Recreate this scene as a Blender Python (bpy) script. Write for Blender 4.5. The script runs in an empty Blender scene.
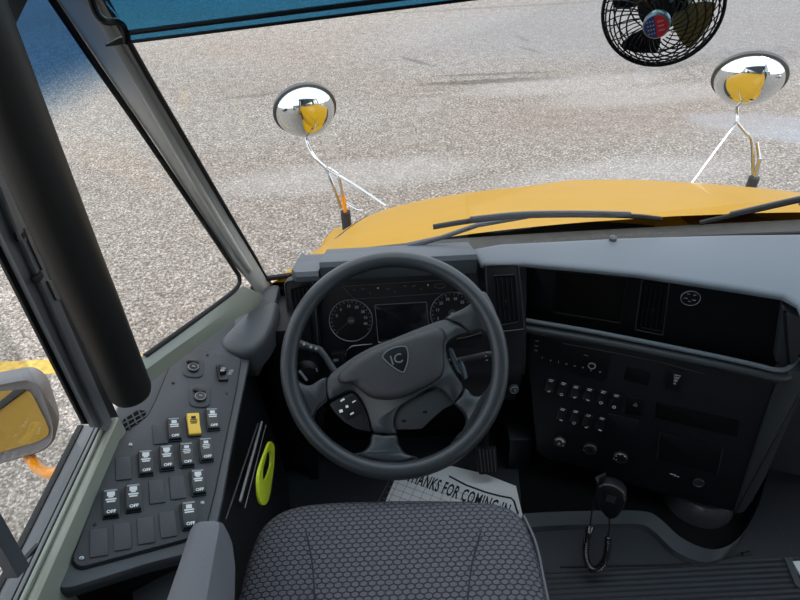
import bpy, bmesh, math, random
from mathutils import Vector, Matrix
random.seed(7)
V = Vector
SC = bpy.context.scene
COL = SC.collection
rad = math.radians
# ------------------------------------------------------------------ camera
TH = rad(38.5); RO = rad(3.0); F = 575.0; C = V((0, 0, 1.45))
_u = V((0, math.sin(TH), math.cos(TH))); _v = V((0, math.cos(TH), -math.sin(TH))); _r = V((1, 0, 0))
CR = _r * math.cos(RO) - _u * math.sin(RO)
CU = _u * math.cos(RO) + _r * math.sin(RO)
cam_d = bpy.data.cameras.new('camera'); cam = bpy.data.objects.new('camera', cam_d); COL.objects.link(cam)
cam_d.sensor_width = 36; cam_d.lens = F / 800 * 36; cam_d.clip_start = 0.02; cam_d.clip_end = 400
cam.matrix_world = Matrix(((CR.x, CU.x, -_v.x, C.x), (CR.y, CU.y, -_v.y, C.y), (CR.z, CU.z, -_v.z, C.z), (0, 0, 0, 1)))
SC.camera = cam
def ray(px, py): return _v + CR * ((px - 400) / F) + CU * ((300 - py) / F)
def at(px, py, ax, val):
    d = ray(px, py); return C + d * ((val - C[ax]) / d[ax])
def PX(a, b, x): return at(a, b, 0, x)
def PY(a, b, y): return at(a, b, 1, y)
def PZ(a, b, z): return at(a, b, 2, z)

class Fr:
    """a work plane: origin, right, up, outward normal"""
    def __init__(s, o, u, v):
        s.o = V(o); s.u = V(u).normalized(); s.n = s.u.cross(V(v)).normalized(); s.v = s.n.cross(s.u).normalized()
    def w(s, a, b, h=0.0): return s.o + s.u * a + s.v * b + s.n * h
    def px(s, x, y, h=0.0):
        d = ray(x, y); o = s.o + s.n * h
        p = C + d * ((o - C).dot(s.n) / d.dot(s.n)) - s.o
        return (p.dot(s.u), p.dot(s.v))
    def pxs(s, pts, h=0.0): return [s.px(x, y, h) for x, y in pts]
    def off(s, h): return Fr(s.w(0, 0, h), s.u, s.v)
def frn(o, n, up=(0, 0, 1)):
    n = V(n).normalized(); u = V(up).cross(n); return Fr(o, u, n.cross(u))
FLOORF = Fr((0, 0, 0), (1, 0, 0), (0, 1, 0))

# ------------------------------------------------------------------ 2D helpers
def area(p): return sum(p[i][0] * p[(i + 1) % len(p)][1] - p[(i + 1) % len(p)][0] * p[i][1] for i in range(len(p))) / 2
def ccw(p): return list(p) if area(p) > 0 else list(reversed(p))
def offset(p, d):
    """inset a ccw polygon by d"""
    out = []; n = len(p)
    for i in range(n):
        a, b, c = V(p[i - 1]), V(p[i]), V(p[(i + 1) % n])
        e1 = (b - a); e2 = (c - b)
        e1 = e1.normalized() if e1.length > 1e-9 else V((1, 0)); e2 = e2.normalized() if e2.length > 1e-9 else e1
        n1 = V((-e1.y, e1.x)); n2 = V((-e2.y, e2.x)); m = n1 + n2
        if m.length < 1e-6: m = n1
        m.normalize(); k = max(0.35, m.dot(n1)); q = b + m * (d / k); out.append((q.x, q.y))
    return out
def rnd(p, r, n=5):
    """round every corner"""
    p = ccw(p); out = []; N = len(p)
    for i in range(N):
        a, b, c = V(p[i - 1]), V(p[i]), V(p[(i + 1) % N])
        da = (a - b); dc = (c - b); la, lc = da.length, dc.length
        t = min(r, la * .48, lc * .48); s = b + da.normalized() * t; e = b + dc.normalized() * t
        for k in range(n + 1):
            f = k / n; q = s * (1 - f) ** 2 + b * 2 * f * (1 - f) + e * f * f; out.append((q.x, q.y))
    return out
def rect(cx, cy, w, h, ang=0):
    c, s = math.cos(ang), math.sin(ang)
    return [(cx + x * c - y * s, cy + x * s + y * c) for x, y in ((-w / 2, -h / 2), (w / 2, -h / 2), (w / 2, h / 2), (-w / 2, h / 2))]
def circ(cx, cy, r, n=28, ry=None, a0=0): return [(cx + r * math.cos(a0 + 2 * math.pi * k / n), cy + (ry or r) * math.sin(a0 + 2 * math.pi * k / n)) for k in range(n)]
def smooth_closed(pts, n=6):
    out = []; N = len(pts)
    for i in range(N):
        p0, p1, p2, p3 = [V(pts[(i + k - 1) % N]) for k in range(4)]
        for k in range(n):
            t = k / n
            q = 0.5 * ((2 * p1) + (-p0 + p2) * t + (2 * p0 - 5 * p1 + 4 * p2 - p3) * t * t + (-p0 + 3 * p1 - 3 * p2 + p3) * t ** 3)
            out.append(tuple(q))
    return out
def smooth_open(pts, n=6):
    P = [V(p) for p in pts]; P = [P[0] * 2 - P[1]] + P + [P[-1] * 2 - P[-2]]; out = []
    for i in range(1, len(P) - 2):
        p0, p1, p2, p3 = P[i - 1:i + 3]
        for k in range(n):
            t = k / n
            out.append(0.5 * ((2 * p1) + (-p0 + p2) * t + (2 * p0 - 5 * p1 + 4 * p2 - p3) * t * t + (-p0 + 3 * p1 - 3 * p2 + p3) * t ** 3))
    out.append(P[-2]); return out

# ------------------------------------------------------------------ bmesh shape adders (world coordinates)
def B(): return bmesh.new()
def loft(bm, rings, cap0=True, cap1=True, closed=True):
    R = [[bm.verts.new(p) for p in r] for r in rings]; n = len(R[0])
    for a, b in zip(R, R[1:]):
        for i in range(n if closed else n - 1):
            j = (i + 1) % n
            try: bm.faces.new((a[i], a[j], b[j], b[i]))
            except ValueError: pass
    if closed and cap0: bm.faces.new(list(reversed(R[0])))
    if closed and cap1: bm.faces.new(R[-1])
    return bm
def shrink(pts, d):
    cx = sum(p[0] for p in pts) / len(pts); cy = sum(p[1] for p in pts) / len(pts); m = sum(math.hypot(p[0] - cx, p[1] - cy) for p in pts) / len(pts); k = 1 - d / m
    return [(cx + (p[0] - cx) * k, cy + (p[1] - cy) * k) for p in pts]
def plate(bm, fr, pts, h0, h1, bev=0.0, prof=None, star=False):
    """prism of a polygon on a plane from h0 up to h1 with a rounded top edge"""
    pts = ccw(pts); rings = [(0, h0)]
    if prof: rings += prof
    elif bev > 0: rings += [(0, h1 - bev), (bev * .3, h1 - bev * .3), (bev, h1)]
    else: rings += [(0, h1)]
    loft(bm, [[fr.w(a, b, h) for a, b in ((shrink(pts, i) if star else offset(pts, i)) if i else pts)] for i, h in rings]); return bm
def frame_ring(bm, fr, pts, wid, h0, h1, bev=0.0008):
    """a raised ring of width wid just inside the outline"""
    pts = ccw(pts); inn = offset(pts, wid)
    rs = [(pts, h0), (pts, h1 - bev), (offset(pts, bev), h1), (offset(pts, wid - bev), h1), (inn, h1 - bev), (inn, h0)]
    loft(bm, [[fr.w(a, b, h) for a, b in p] for p, h in rs], False, False); return bm
def tube(bm, pts, r, n=10, closed=False, caps=True):
    P = [V(p) for p in pts]; N = len(P); R = r if isinstance(r, (list, tuple)) else [r] * N
    T = []
    for i in range(N):
        a = P[(i - 1) % N] if (closed or i > 0) else P[i]; b = P[(i + 1) % N] if (closed or i < N - 1) else P[i]
        T.append((b - a).normalized())
    up = V((0, 0, 1)) if abs(T[0].z) < .9 else V((1, 0, 0)); x = T[0].cross(up).normalized(); rings = []
    for i in range(N):
        x = (x - T[i] * x.dot(T[i])).normalized(); y = T[i].cross(x)
        rings.append([P[i] + (x * math.cos(2 * math.pi * k / n) + y * math.sin(2 * math.pi * k / n)) * R[i] for k in range(n)])
    if closed: rings.append(rings[0]); loft(bm, rings, False, False); bmesh.ops.remove_doubles(bm, verts=bm.verts, dist=1e-6)
    else: loft(bm, rings, caps, caps)
    return bm
def box(bm, x0, x1, y0, y1, z0, z1, bev=0.0):
    b2 = B(); bmesh.ops.create_cube(b2, size=1)
    for v in b2.verts: v.co = V(((x0 + x1) / 2 + v.co.x * (x1 - x0), (y0 + y1) / 2 + v.co.y * (y1 - y0), (z0 + z1) / 2 + v.co.z * (z1 - z0)))
    if bev: bmesh.ops.bevel(b2, geom=list(b2.edges), offset=bev, segments=2, affect='EDGES', profile=.6)
    me = bpy.data.meshes.new('t'); b2.to_mesh(me); b2.free(); bm.from_mesh(me); bpy.data.meshes.remove(me); return bm
def fbox(bm, fr, cx, cy, w, h, h0, h1, ang=0, bev=0.0, r=0.0):
    p = rect(cx, cy, w, h, ang)
    if r: p = rnd(p, r, 4)
    return plate(bm, fr, p, h0, h1, bev)
def lathe(bm, fr, prof, n=32, cx=0, cy=0):
    """revolve (radius,height) about the plane normal"""
    loft(bm, [[fr.w(cx + r * math.cos(2 * math.pi * k / n), cy + r * math.sin(2 * math.pi * k / n), h) for k in range(n)] for r, h in prof]); return bm
_tc = {}
def text(bm, fr, s, cx, cy, size, h=0.0, th=0.0004, ang=0, xs=1.0, bold=0.0, sp=1.0):
    key = (s, bold)
    if key not in _tc:
        cu = bpy.data.curves.new('txt', 'FONT'); cu.body = s; cu.size = 1; cu.space_character = sp; cu.align_x = 'CENTER'; cu.align_y = 'CENTER'; cu.offset = bold; cu.resolution_u = 2
        o = bpy.data.objects.new('txt', cu); COL.objects.link(o); bpy.context.view_layer.update()
        me = bpy.data.meshes.new_from_object(o.evaluated_get(bpy.context.evaluated_depsgraph_get()))
        _tc[key] = ([tuple(v.co) for v in me.vertices], [tuple(p.vertices) for p in me.polygons])
        bpy.data.objects.remove(o); bpy.data.curves.remove(cu); bpy.data.meshes.remove(me)
    vs, fs = _tc[key]; c, sn = math.cos(ang), math.sin(ang)
    nv = []
    for x, y, z in vs:
        x *= size * xs; y *= size; nv.append(bm.verts.new(fr.w(cx + x * c - y * sn, cy + x * sn + y * c, h + th)))
    for f in fs:
        try: bm.faces.new([nv[i] for i in f])
        except ValueError: pass
    return bm

# ------------------------------------------------------------------ objects
def finish(name, bm, mat, sharp=38, keep_normals=False):
    if not keep_normals: bmesh.ops.recalc_face_normals(bm, faces=bm.faces)
    lim = rad(sharp)
    for f in bm.faces: f.smooth = True
    for e in bm.edges:
        if len(e.link_faces) == 2 and e.calc_face_angle(0) > lim: e.smooth = False
    me = bpy.data.meshes.new(name); bm.to_mesh(me); bm.free()
    if mat: me.materials.append(mat)
    o = bpy.data.objects.new(name, me); COL.objects.link(o); return o
def tag(o, label=None, cat=None, group=None, kind=None):
    if label: o['label'] = label
    if cat: o['category'] = cat
    if group: o['group'] = group
    if kind: o['kind'] = kind
    return o
def thing(name, label, cat, loc=(0, 0, 0), group=None):
    o = bpy.data.objects.new(name, None); COL.objects.link(o); o.location = loc; o.empty_display_size = .05
    return tag(o, label, cat, group)
def part(name, bm, mat, parent, label=None, sharp=38):
    o = finish(name, bm, mat, sharp); o.parent = parent
    if parent.type == 'EMPTY': o.matrix_parent_inverse = Matrix.Translation(parent.location).inverted()
    if label: o['label'] = label
    return o
def single(name, bm, mat, label, cat, group=None, sharp=38): return tag(finish(name, bm, mat, sharp), label, cat, group)
def struct(name, bm, mat, parent=None, sharp=38):
    o = finish(name, bm, mat, sharp)
    if parent: o.parent = parent
    else: o['kind'] = 'structure'
    return o
def dup(root, delta=None):
    r = root.copy(); COL.objects.link(r)
    if delta is not None: r.location = root.location + V(delta)
    for ch in root.children:
        c = ch.copy(); COL.objects.link(c); c.parent = r; c.matrix_parent_inverse = ch.matrix_parent_inverse.copy()
        for g in ch.children:
            d = g.copy(); COL.objects.link(d); d.parent = c
    return r

# ------------------------------------------------------------------ materials
def srgb(r, g, b): return tuple(((x / 255 / 12.92) if x / 255 <= .04045 else ((x / 255 + .055) / 1.055) ** 2.4) for x in (r, g, b)) + (1,)
def mat(name, col, rough=.5, metal=0, bump=0, bscale=400, coat=0, var=0, spec=.5, emit=None):
    m = bpy.data.materials.new(name); m.use_nodes = True; nt = m.node_tree; N = nt.nodes; L = nt.links; b = N['Principled BSDF']
    b.inputs['Base Color'].default_value = col; b.inputs['Roughness'].default_value = rough; b.inputs['Metallic'].default_value = metal
    b.inputs['Coat Weight'].default_value = coat; b.inputs['Coat Roughness'].default_value = .05; b.inputs['Specular IOR Level'].default_value = spec
    if bump or var:
        tc = N.new('ShaderNodeTexCoord'); nz = N.new('ShaderNodeTexNoise'); nz.inputs['Scale'].default_value = bscale; nz.inputs['Detail'].default_value = 3
        L.new(tc.outputs['Object'], nz.inputs['Vector'])
        if bump:
            bp = N.new('ShaderNodeBump'); bp.inputs['Strength'].default_value = bump; bp.inputs['Distance'].default_value = .001
            L.new(nz.outputs['Fac'], bp.inputs['Height']); L.new(bp.outputs['Normal'], b.inputs['Normal'])
        if var:
            mr = N.new('ShaderNodeMapRange'); mr.inputs['From Min'].default_value = .3; mr.inputs['From Max'].default_value = .7
            mr.inputs['To Min'].default_value = 1 - var; mr.inputs['To Max'].default_value = 1 + var
            mx = N.new('ShaderNodeMix'); mx.data_type = 'RGBA'; mx.blend_type = 'MULTIPLY'; mx.inputs[0].default_value = 1
            mx.inputs[6].default_value = col; L.new(nz.outputs['Fac'], mr.inputs['Value']); L.new(mr.outputs[0], mx.inputs[7]); L.new(mx.outputs[2], b.inputs['Base Color'])
    if emit: b.inputs['Emission Color'].default_value = emit[0]; b.inputs['Emission Strength'].default_value = emit[1]
    return m
def glass_mat(name, tint=(.93, .95, .94, 1), refl=.5, band=None, rough=0.0):
    """thin window glass; band=(z_clear, z_full, colour) is the blue shade band dyed into the glass"""
    m = bpy.data.materials.new(name); m.use_nodes = True; nt = m.node_tree; N = nt.nodes; L = nt.links; N.remove(N['Principled BSDF'])
    out = N['Material Output']; tr = N.new('ShaderNodeBsdfTransparent'); gl = N.new('ShaderNodeBsdfGlossy'); gl.inputs['Roughness'].default_value = rough
    fz = N.new('ShaderNodeFresnel'); fz.inputs['IOR'].default_value = 1.45; mu = N.new('ShaderNodeMath'); mu.operation = 'MULTIPLY'; mu.inputs[1].default_value = refl
    mx = N.new('ShaderNodeMixShader'); L.new(fz.outputs[0], mu.inputs[0]); L.new(mu.outputs[0], mx.inputs[0]); L.new(tr.outputs[0], mx.inputs[1]); L.new(gl.outputs[0], mx.inputs[2]); L.new(mx.outputs[0], out.inputs[0])
    tr.inputs['Color'].default_value = tint
    if band:
        tc = N.new('ShaderNodeTexCoord'); sp = N.new('ShaderNodeSeparateXYZ'); L.new(tc.outputs['Object'], sp.inputs[0])
        mr = N.new('ShaderNodeMapRange'); mr.interpolation_type = 'SMOOTHSTEP'; mr.inputs['From Min'].default_value = band[0]; mr.inputs['From Max'].default_value = band[1]
        L.new(sp.outputs['Z'], mr.inputs['Value']); c = N.new('ShaderNodeMix'); c.data_type = 'RGBA'; c.inputs[6].default_value = tint; c.inputs[7].default_value = band[2]
        L.new(mr.outputs[0], c.inputs[0]); L.new(c.outputs[2], tr.inputs['Color'])
    return m
M = {}
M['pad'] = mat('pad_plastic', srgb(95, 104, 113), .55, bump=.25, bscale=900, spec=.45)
M['pad_shaded'] = mat('pad_plastic_shaded', srgb(68, 75, 83), .5, bump=.25, bscale=900, spec=.45)  # pad plastic again, weaker light on cluster hood and corner put into its colour
M['padlo'] = mat('charcoal_plastic', srgb(42, 46, 51), .5, bump=.25, bscale=900)
M['dark'] = mat('dark_plastic', srgb(15, 17, 23), .5, bump=.2, bscale=900, spec=.35)
M['black'] = mat('black_plastic', srgb(10, 11, 14), .45, spec=.3)
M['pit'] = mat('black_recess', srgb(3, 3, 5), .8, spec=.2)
M['gloss'] = mat('screen_glass', srgb(16, 18, 22), .15)
M['wheel'] = mat('wheel_polyurethane', srgb(45, 50, 55), .38, bump=.15, bscale=1400)
M['wheelpad'] = mat('wheel_pad', srgb(48, 50, 54), .5, bump=.3, bscale=1200)
M['panel'] = mat('console_panel', srgb(62, 65, 69), .6, bump=.5, bscale=1100)
M['console'] = mat('console_shell', srgb(66, 70, 75), .5, bump=.2, bscale=900)
M['switch'] = mat('switch_black', srgb(20, 20, 22), .35)
M['white'] = mat('white_print', srgb(225, 228, 230), .5)
M['grey_print'] = mat('grey_print', srgb(150, 155, 160), .5)
M['yellow_sw'] = mat('yellow_switch', srgb(232, 190, 60), .4)
M['chrome'] = mat('chrome', srgb(200, 202, 205), .18, metal=1)
M['steel'] = mat('satin_ring', srgb(150, 154, 160), .3, metal=.8)
M['alu'] = mat('painted_aluminium', srgb(100, 102, 104), .45, metal=.3)
M['rail'] = mat('dark_rail', srgb(72, 75, 80), .45)
M['jamb'] = mat('grey_window_rail', srgb(98, 102, 106), .4)
M['rubber'] = mat('black_rubber', srgb(14, 14, 15), .7)
M['green'] = mat('grey_green_paint', srgb(134, 138, 126), .45, coat=.2)
M['pillar'] = mat('pillar_vinyl', srgb(186, 185, 180), .45, bump=.15, bscale=800)
M['tube'] = mat('black_tube', srgb(16, 14, 13), .5)
M['yellow'] = mat('school_bus_yellow', srgb(176, 132, 0), .4, coat=.10, spec=.08, var=.03, bscale=8)
M['orange'] = mat('yellow_enamel', srgb(240, 150, 20), .3, coat=.4)
M['mirror'] = mat('mirror_glass', (.72, .76, .78, 1), .01, metal=1)
M['mirror_case'] = mat('mirror_case', srgb(105, 105, 108), .5)
M['lime'] = mat('lime_plastic', srgb(222, 238, 50), .45)
M['seatside'] = mat('grey_vinyl', srgb(98, 99, 105), .6, bump=.4, bscale=700, var=.1)
M['paper'] = mat('paper', srgb(252, 250, 252), .8)
M['ink'] = mat('ink', srgb(22, 22, 24), .7)
M['inner'] = mat('light_interior_panel', srgb(170, 172, 168), .6)
M['fan_lit'] = mat('fan_blade_lit', srgb(120, 100, 50), .35)  # for one blade only: light through translucent amber put into its colour
M['red'] = mat('red_badge', srgb(190, 30, 40), .4); M['blue'] = mat('blue_badge', srgb(40, 55, 110), .4)
M['seam'] = mat('seam_thread', srgb(38, 39, 42), .8)
M['glass'] = glass_mat('clear_glass', (.94, .95, .95, 1), .2)
M['wglass'] = glass_mat('windshield_glass', (.95, .96, .96, 1), .15, band=(1.26, 1.35, (.5, .82, .92, 1)))
M['qglass'] = glass_mat('quarter_glass', (.95, .96, .96, 1), .06, band=(1.17, 1.25, (.26, .42, .60, 1)))
M['visor'] = glass_mat('visor_acrylic', (.24, .50, .66, 1), .3)

def fabric():
    """grey seat cloth woven in a honeycomb of small raised cells"""
    m = bpy.data.materials.new('honeycomb_cloth'); m.use_nodes = True; nt = m.node_tree; N = nt.nodes; L = nt.links; b = N['Principled BSDF']; b.inputs['Roughness'].default_value = .85
    b.inputs['Specular IOR Level'].default_value = .25
    tc = N.new('ShaderNodeTexCoord')
    def mth(op, a, b_=None, v=None):
        n = N.new('ShaderNodeVectorMath'); n.operation = op; L.new(a, n.inputs[0])
        if b_ is not None: L.new(b_, n.inputs[1])
        if v is not None: n.inputs[1].default_value = v
        return n
    S = .0142; r = (S, S * 1.732, 1.0); h = (S / 2, S * .866, .5)
    mp = N.new('ShaderNodeMapping'); L.new(tc.outputs['Object'], mp.inputs[0]); mp.inputs['Scale'].default_value = (1, 1.45, 0)
    def cell(src):
        md = mth('MODULO', mth('ADD', src, v=(10 * r[0] * 10, 10 * r[1] * 10, 0)).outputs[0], v=r); sb = mth('SUBTRACT', md.outputs[0], v=h)
        mk = mth('MULTIPLY', sb.outputs[0], v=(1, 1, 0)); return mk
    a = cell(mp.outputs[0]); c2 = cell(mth('SUBTRACT', mp.outputs[0], v=h).outputs[0])
    def hexd(src):
        ab = mth('ABSOLUTE', src); d = N.new('ShaderNodeVectorMath'); d.operation = 'DOT_PRODUCT'; L.new(ab.outputs[0], d.inputs[0]); d.inputs[1].default_value = (.5, .866, 0)
        sx = N.new('ShaderNodeSeparateXYZ'); L.new(ab.outputs[0], sx.inputs[0]); mx = N.new('ShaderNodeMath'); mx.operation = 'MAXIMUM'; L.new(d.outputs['Value'], mx.inputs[0]); L.new(sx.outputs['X'], mx.inputs[1]); return mx
    h1 = hexd(a.outputs[0]); h2 = hexd(c2.outputs[0]); mn = N.new('ShaderNodeMath'); mn.operation = 'MINIMUM'; L.new(h1.outputs[0], mn.inputs[0]); L.new(h2.outputs[0], mn.inputs[1])
    mr = N.new('ShaderNodeMapRange'); mr.interpolation_type = 'SMOOTHSTEP'; mr.inputs['From Min'].default_value = S * .33; mr.inputs['From Max'].default_value = S * .5; mr.inputs['To Min'].default_value = 1; mr.inputs['To Max'].default_value = 0
    L.new(mn.outputs[0], mr.inputs['Value'])
    nz = N.new('ShaderNodeTexNoise'); nz.inputs['Scale'].default_value = 900; L.new(tc.outputs['Object'], nz.inputs['Vector'])
    ad = N.new('ShaderNodeMath'); ad.operation = 'MULTIPLY_ADD'; L.new(nz.outputs['Fac'], ad.inputs[0]); ad.inputs[1].default_value = .35; L.new(mr.outputs[0], ad.inputs[2])
    bp = N.new('ShaderNodeBump'); bp.inputs['Strength'].default_value = .9; bp.inputs['Distance'].default_value = .0022; L.new(ad.outputs[0], bp.inputs['Height']); L.new(bp.outputs[0], b.inputs['Normal'])
    cm = N.new('ShaderNodeMix'); cm.data_type = 'RGBA'; cm.inputs[6].default_value = srgb(56, 57, 62); cm.inputs[7].default_value = srgb(98, 98, 105); L.new(mr.outputs[0], cm.inputs[0]); L.new(cm.outputs[2], b.inputs['Base Color'])
    return m
M['cloth'] = fabric()
def asphalt():
    m = bpy.data.materials.new('asphalt'); m.use_nodes = True; nt = m.node_tree; N = nt.nodes; L = nt.links; b = N['Principled BSDF']; b.inputs['Roughness'].default_value = .9
    b.inputs['Specular IOR Level'].default_value = .2
    tc = N.new('ShaderNodeTexCoord')
    def noise(sc, det=4, mapsc=None, off=None):
        n = N.new('ShaderNodeTexNoise'); n.inputs['Scale'].default_value = sc; n.inputs['Detail'].default_value = det
        mp = N.new('ShaderNodeMapping'); L.new(tc.outputs['Object'], mp.inputs[0]); mp.inputs['Scale'].default_value = mapsc or (1, 1, 1); mp.inputs['Location'].default_value = off or (0, 0, 0)
        L.new(mp.outputs[0], n.inputs['Vector']); return n.outputs['Fac']
    def ramp(src, pts):
        r = N.new('ShaderNodeValToRGB'); e = r.color_ramp.elements; e[0].position, e[0].color = pts[0]; e[1].position, e[1].color = pts[-1]
        for p, c in pts[1:-1]: x = e.new(p); x.color = c
        L.new(src, r.inputs[0]); return r.outputs[0]
    def mix(bt, fac, a, c):
        x = N.new('ShaderNodeMix'); x.data_type = 'RGBA'; x.blend_type = bt
        if isinstance(fac, float): x.inputs[0].default_value = fac
        else: L.new(fac, x.inputs[0])
        for s, i in ((a, 6), (c, 7)):
            if isinstance(s, tuple): x.inputs[i].default_value = s
            else: L.new(s, x.inputs[i])
        return x.outputs[2]
    vo = N.new('ShaderNodeTexVoronoi'); vo.inputs['Scale'].default_value = 95; L.new(tc.outputs['Object'], vo.inputs['Vector'])
    sx = N.new('ShaderNodeSeparateColor'); L.new(vo.outputs['Color'], sx.inputs[0])
    stones = ramp(sx.outputs[0], [(.0, srgb(76, 71, 67)), (.35, srgb(122, 115, 109)), (.75, srgb(146, 139, 132)), (1.0, srgb(226, 220, 212))])
    clumps = ramp(noise(42, 6), [(.36, srgb(90, 84, 79)), (.5, srgb(132, 125, 118)), (.64, srgb(192, 185, 177))])
    base = mix('MIX', .5, stones, clumps)
    base = mix('MULTIPLY', .7, base, ramp(noise(9, 5), [(.38, srgb(216, 214, 212)), (.62, srgb(255, 255, 255))]))
    base = mix('MULTIPLY', .7, base, ramp(noise(.5, 3, (.5, 1, 1), (3, 1, 0)), [(.4, srgb(255, 255, 255)), (.75, srgb(236, 226, 217))]))
    def blob(cx, cy, sx, sy, ang, edge=.25, nz=None, amp=.6):
        mp = N.new('ShaderNodeMapping'); mp.vector_type = 'TEXTURE'; L.new(tc.outputs['Object'], mp.inputs[0]); mp.inputs['Location'].default_value = (cx, cy, 0); mp.inputs['Rotation'].default_value = (0, 0, rad(ang)); mp.inputs['Scale'].default_value = (sx, sy, 1000)
        ln = N.new('ShaderNodeVectorMath'); ln.operation = 'LENGTH'; L.new(mp.outputs[0], ln.inputs[0])
        ad = N.new('ShaderNodeMath'); ad.operation = 'MULTIPLY_ADD'; L.new(nz or noise(2.2, 4), ad.inputs[0]); ad.inputs[1].default_value = amp; L.new(ln.outputs['Value'], ad.inputs[2])
        mr = N.new('ShaderNodeMapRange'); mr.interpolation_type = 'SMOOTHSTEP'; mr.inputs['From Min'].default_value = 1 + amp / 2 - edge; mr.inputs['From Max'].default_value = 1 + amp / 2 + edge; mr.inputs['To Min'].default_value = 1; mr.inputs['To Max'].default_value = 0
        L.new(ad.outputs[0], mr.inputs['Value']); return mr.outputs[0]
    def scaled(s, k):
        q = N.new('ShaderNodeMath'); q.operation = 'MULTIPLY'; L.new(s, q.inputs[0]); q.inputs[1].default_value = k; return q.outputs[0]
    G = lambda a, b_: PZ(a, b_, -1.0)
    fine = noise(9, 5)
    for (p0, p1, wd, k) in (((430, 84), (560, 78), .09, .55), ((440, 76), (545, 72), .05, .45), ((402, 57), (430, 65), .05, .5), ((520, 37), (528, 41), .05, .5), ((522, 47), (540, 53), .05, .5), ((230, 98), (300, 90), .07, .28), ((400, 13), (600, 1), .08, .3), ((700, 60), (800, 50), .3, .22), ((640, 70), (700, 62), .15, .2)):
        a = G(*p0); c = G(*p1); mid = (a + c) / 2; d = c - a
        base = mix('MIX', scaled(blob(mid.x, mid.y, d.length / 2 * 1.15, wd, math.degrees(math.atan2(d.y, d.x)), .45, fine, 1.0), k), base, srgb(58, 55, 53))
    wet = G(790, 128); base = mix('MIX', scaled(blob(wet.x, wet.y, .95, .38, -25, .3, None, 1.2), .55), base, srgb(150, 153, 160))
    br = G(670, 112); base = mix('MIX', scaled(blob(br.x, br.y, 2.0, .7, 5, .4), .3), base, srgb(128, 112, 100))
    w2 = G(720, 20); base = mix('MIX', scaled(blob(w2.x, w2.y, 5, 2.2, 0, .4), .45), base, srgb(125, 127, 131))
    for q in ((560, 85), (620, 175), (650, 95), (350, 175)):
        w = G(*q); base = mix('MIX', scaled(blob(w.x, w.y, 1.2, .3, 5, .4, fine), .3), base, srgb(170, 168, 166))
    L.new(base, b.inputs['Base Color'])
    bp = N.new('ShaderNodeBump'); bp.inputs['Strength'].default_value = .3; bp.inputs['Distance'].default_value = .01; L.new(noise(60, 4), bp.inputs['Height']); L.new(bp.outputs[0], b.inputs['Normal'])
    return m
M['asphalt'] = asphalt()
def ribbed():
    m = mat('ribbed_floor_mat', srgb(38, 41, 48), .55); nt = m.node_tree; N = nt.nodes; L = nt.links; b = N['Principled BSDF']
    tc = N.new('ShaderNodeTexCoord'); sp = N.new('ShaderNodeSeparateXYZ'); L.new(tc.outputs['Object'], sp.inputs[0])
    w = N.new('ShaderNodeTexWave'); w.bands_direction = 'Y'; w.inputs['Scale'].default_value = 24; w.inputs['Distortion'].default_value = .3; L.new(tc.outputs['Object'], w.inputs['Vector'])
    lt = N.new('ShaderNodeMath'); lt.operation = 'LESS_THAN'; lt.inputs[1].default_value = .70; L.new(sp.outputs['Y'], lt.inputs[0])
    mu = N.new('ShaderNodeMath'); mu.operation = 'MULTIPLY'; L.new(w.outputs['Fac'], mu.inputs[0]); L.new(lt.outputs[0], mu.inputs[1])
    bp = N.new('ShaderNodeBump'); bp.inputs['Distance'].default_value = .0025; bp.inputs['Strength'].default_value = .6; L.new(mu.outputs[0], bp.inputs['Height']); L.new(bp.outputs[0], b.inputs['Normal'])
    nz = N.new('ShaderNodeTexNoise'); nz.inputs['Scale'].default_value = 260; L.new(tc.outputs['Object'], nz.inputs['Vector'])
    r = N.new('ShaderNodeValToRGB'); r.color_ramp.elements[0].position = .72; r.color_ramp.elements[0].color = srgb(38, 41, 48); r.color_ramp.elements[1].position = .80; r.color_ramp.elements[1].color = srgb(150, 150, 150); L.new(nz.outputs['Fac'], r.inputs[0]); L.new(r.outputs[0], b.inputs['Base Color'])
    return m
M['floor'] = ribbed()

# ================================================================== OUTSIDE
bm = B(); bmesh.ops.create_grid(bm, x_segments=1, y_segments=1, size=90, matrix=Matrix.Translation((0, 10, -1.0))); struct('ground', bm, M['asphalt'])
a = PZ(0, 370, -1); bm = B(); box(bm, -9, -1.35, a.y - .06, a.y + .07, -1.0, -.996)
single('painted_line', bm, mat('worn_yellow_paint', srgb(180, 150, 70), .8, var=.25, bscale=30), 'worn yellow painted stripe on the asphalt outside the driver window', 'painted line')

# ---------------- bus hood and fenders
XC = .755
hood = thing('bus_hood', 'glossy yellow sloping bus hood ahead of the windshield', 'hood', (XC, 1.35, .3))
HW = lambda y: 1.146 - .195 * (y - 1.34) / 1.2
def hood_z(y, s):
    t = (y - 1.34) / 1.2; return .625 - .391 * t - .1185 * t * t - .8 * max(0, t - .7) ** 2
EXH = .4024
bm = B(); rings = []
NY = 34; NS = 160
for j in range(NY + 1):
    y = 1.34 + 1.2 * j / NY; zc = hood_z(y, 0); w = HW(y); ring = []
    for i in range(NS + 1):
        q = -1 + 2 * i / NS; ang = q * math.pi / 2
        x = math.copysign(abs(math.sin(ang)) ** EXH, q) * w if abs(q) > 1e-6 else 0.0
        z = zc - .27 * (1 - abs(math.cos(ang)) ** EXH) - .093 * (x / w) ** 2
        ss = lambda v: (lambda q_: q_ * q_ * (3 - 2 * q_))(max(0, min(1, v)))
        z += .016 * ss((x + .08) / .05) * (1 - ss(x / .6)) * ss((y - 1.75) / .45)
        kk = max(0, min(1, (abs(x) - .80) / .20)); kk = kk * kk * (3 - 2 * kk); back = .20 * kk * max(0, 1 - (y - 1.34) / .4)
        if back > 0: z += .13 * kk * max(0, 1 - (y - 1.34) / .4)
        ring.append(V((XC + x, y - back, z)))
    rings.append(ring)
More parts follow.
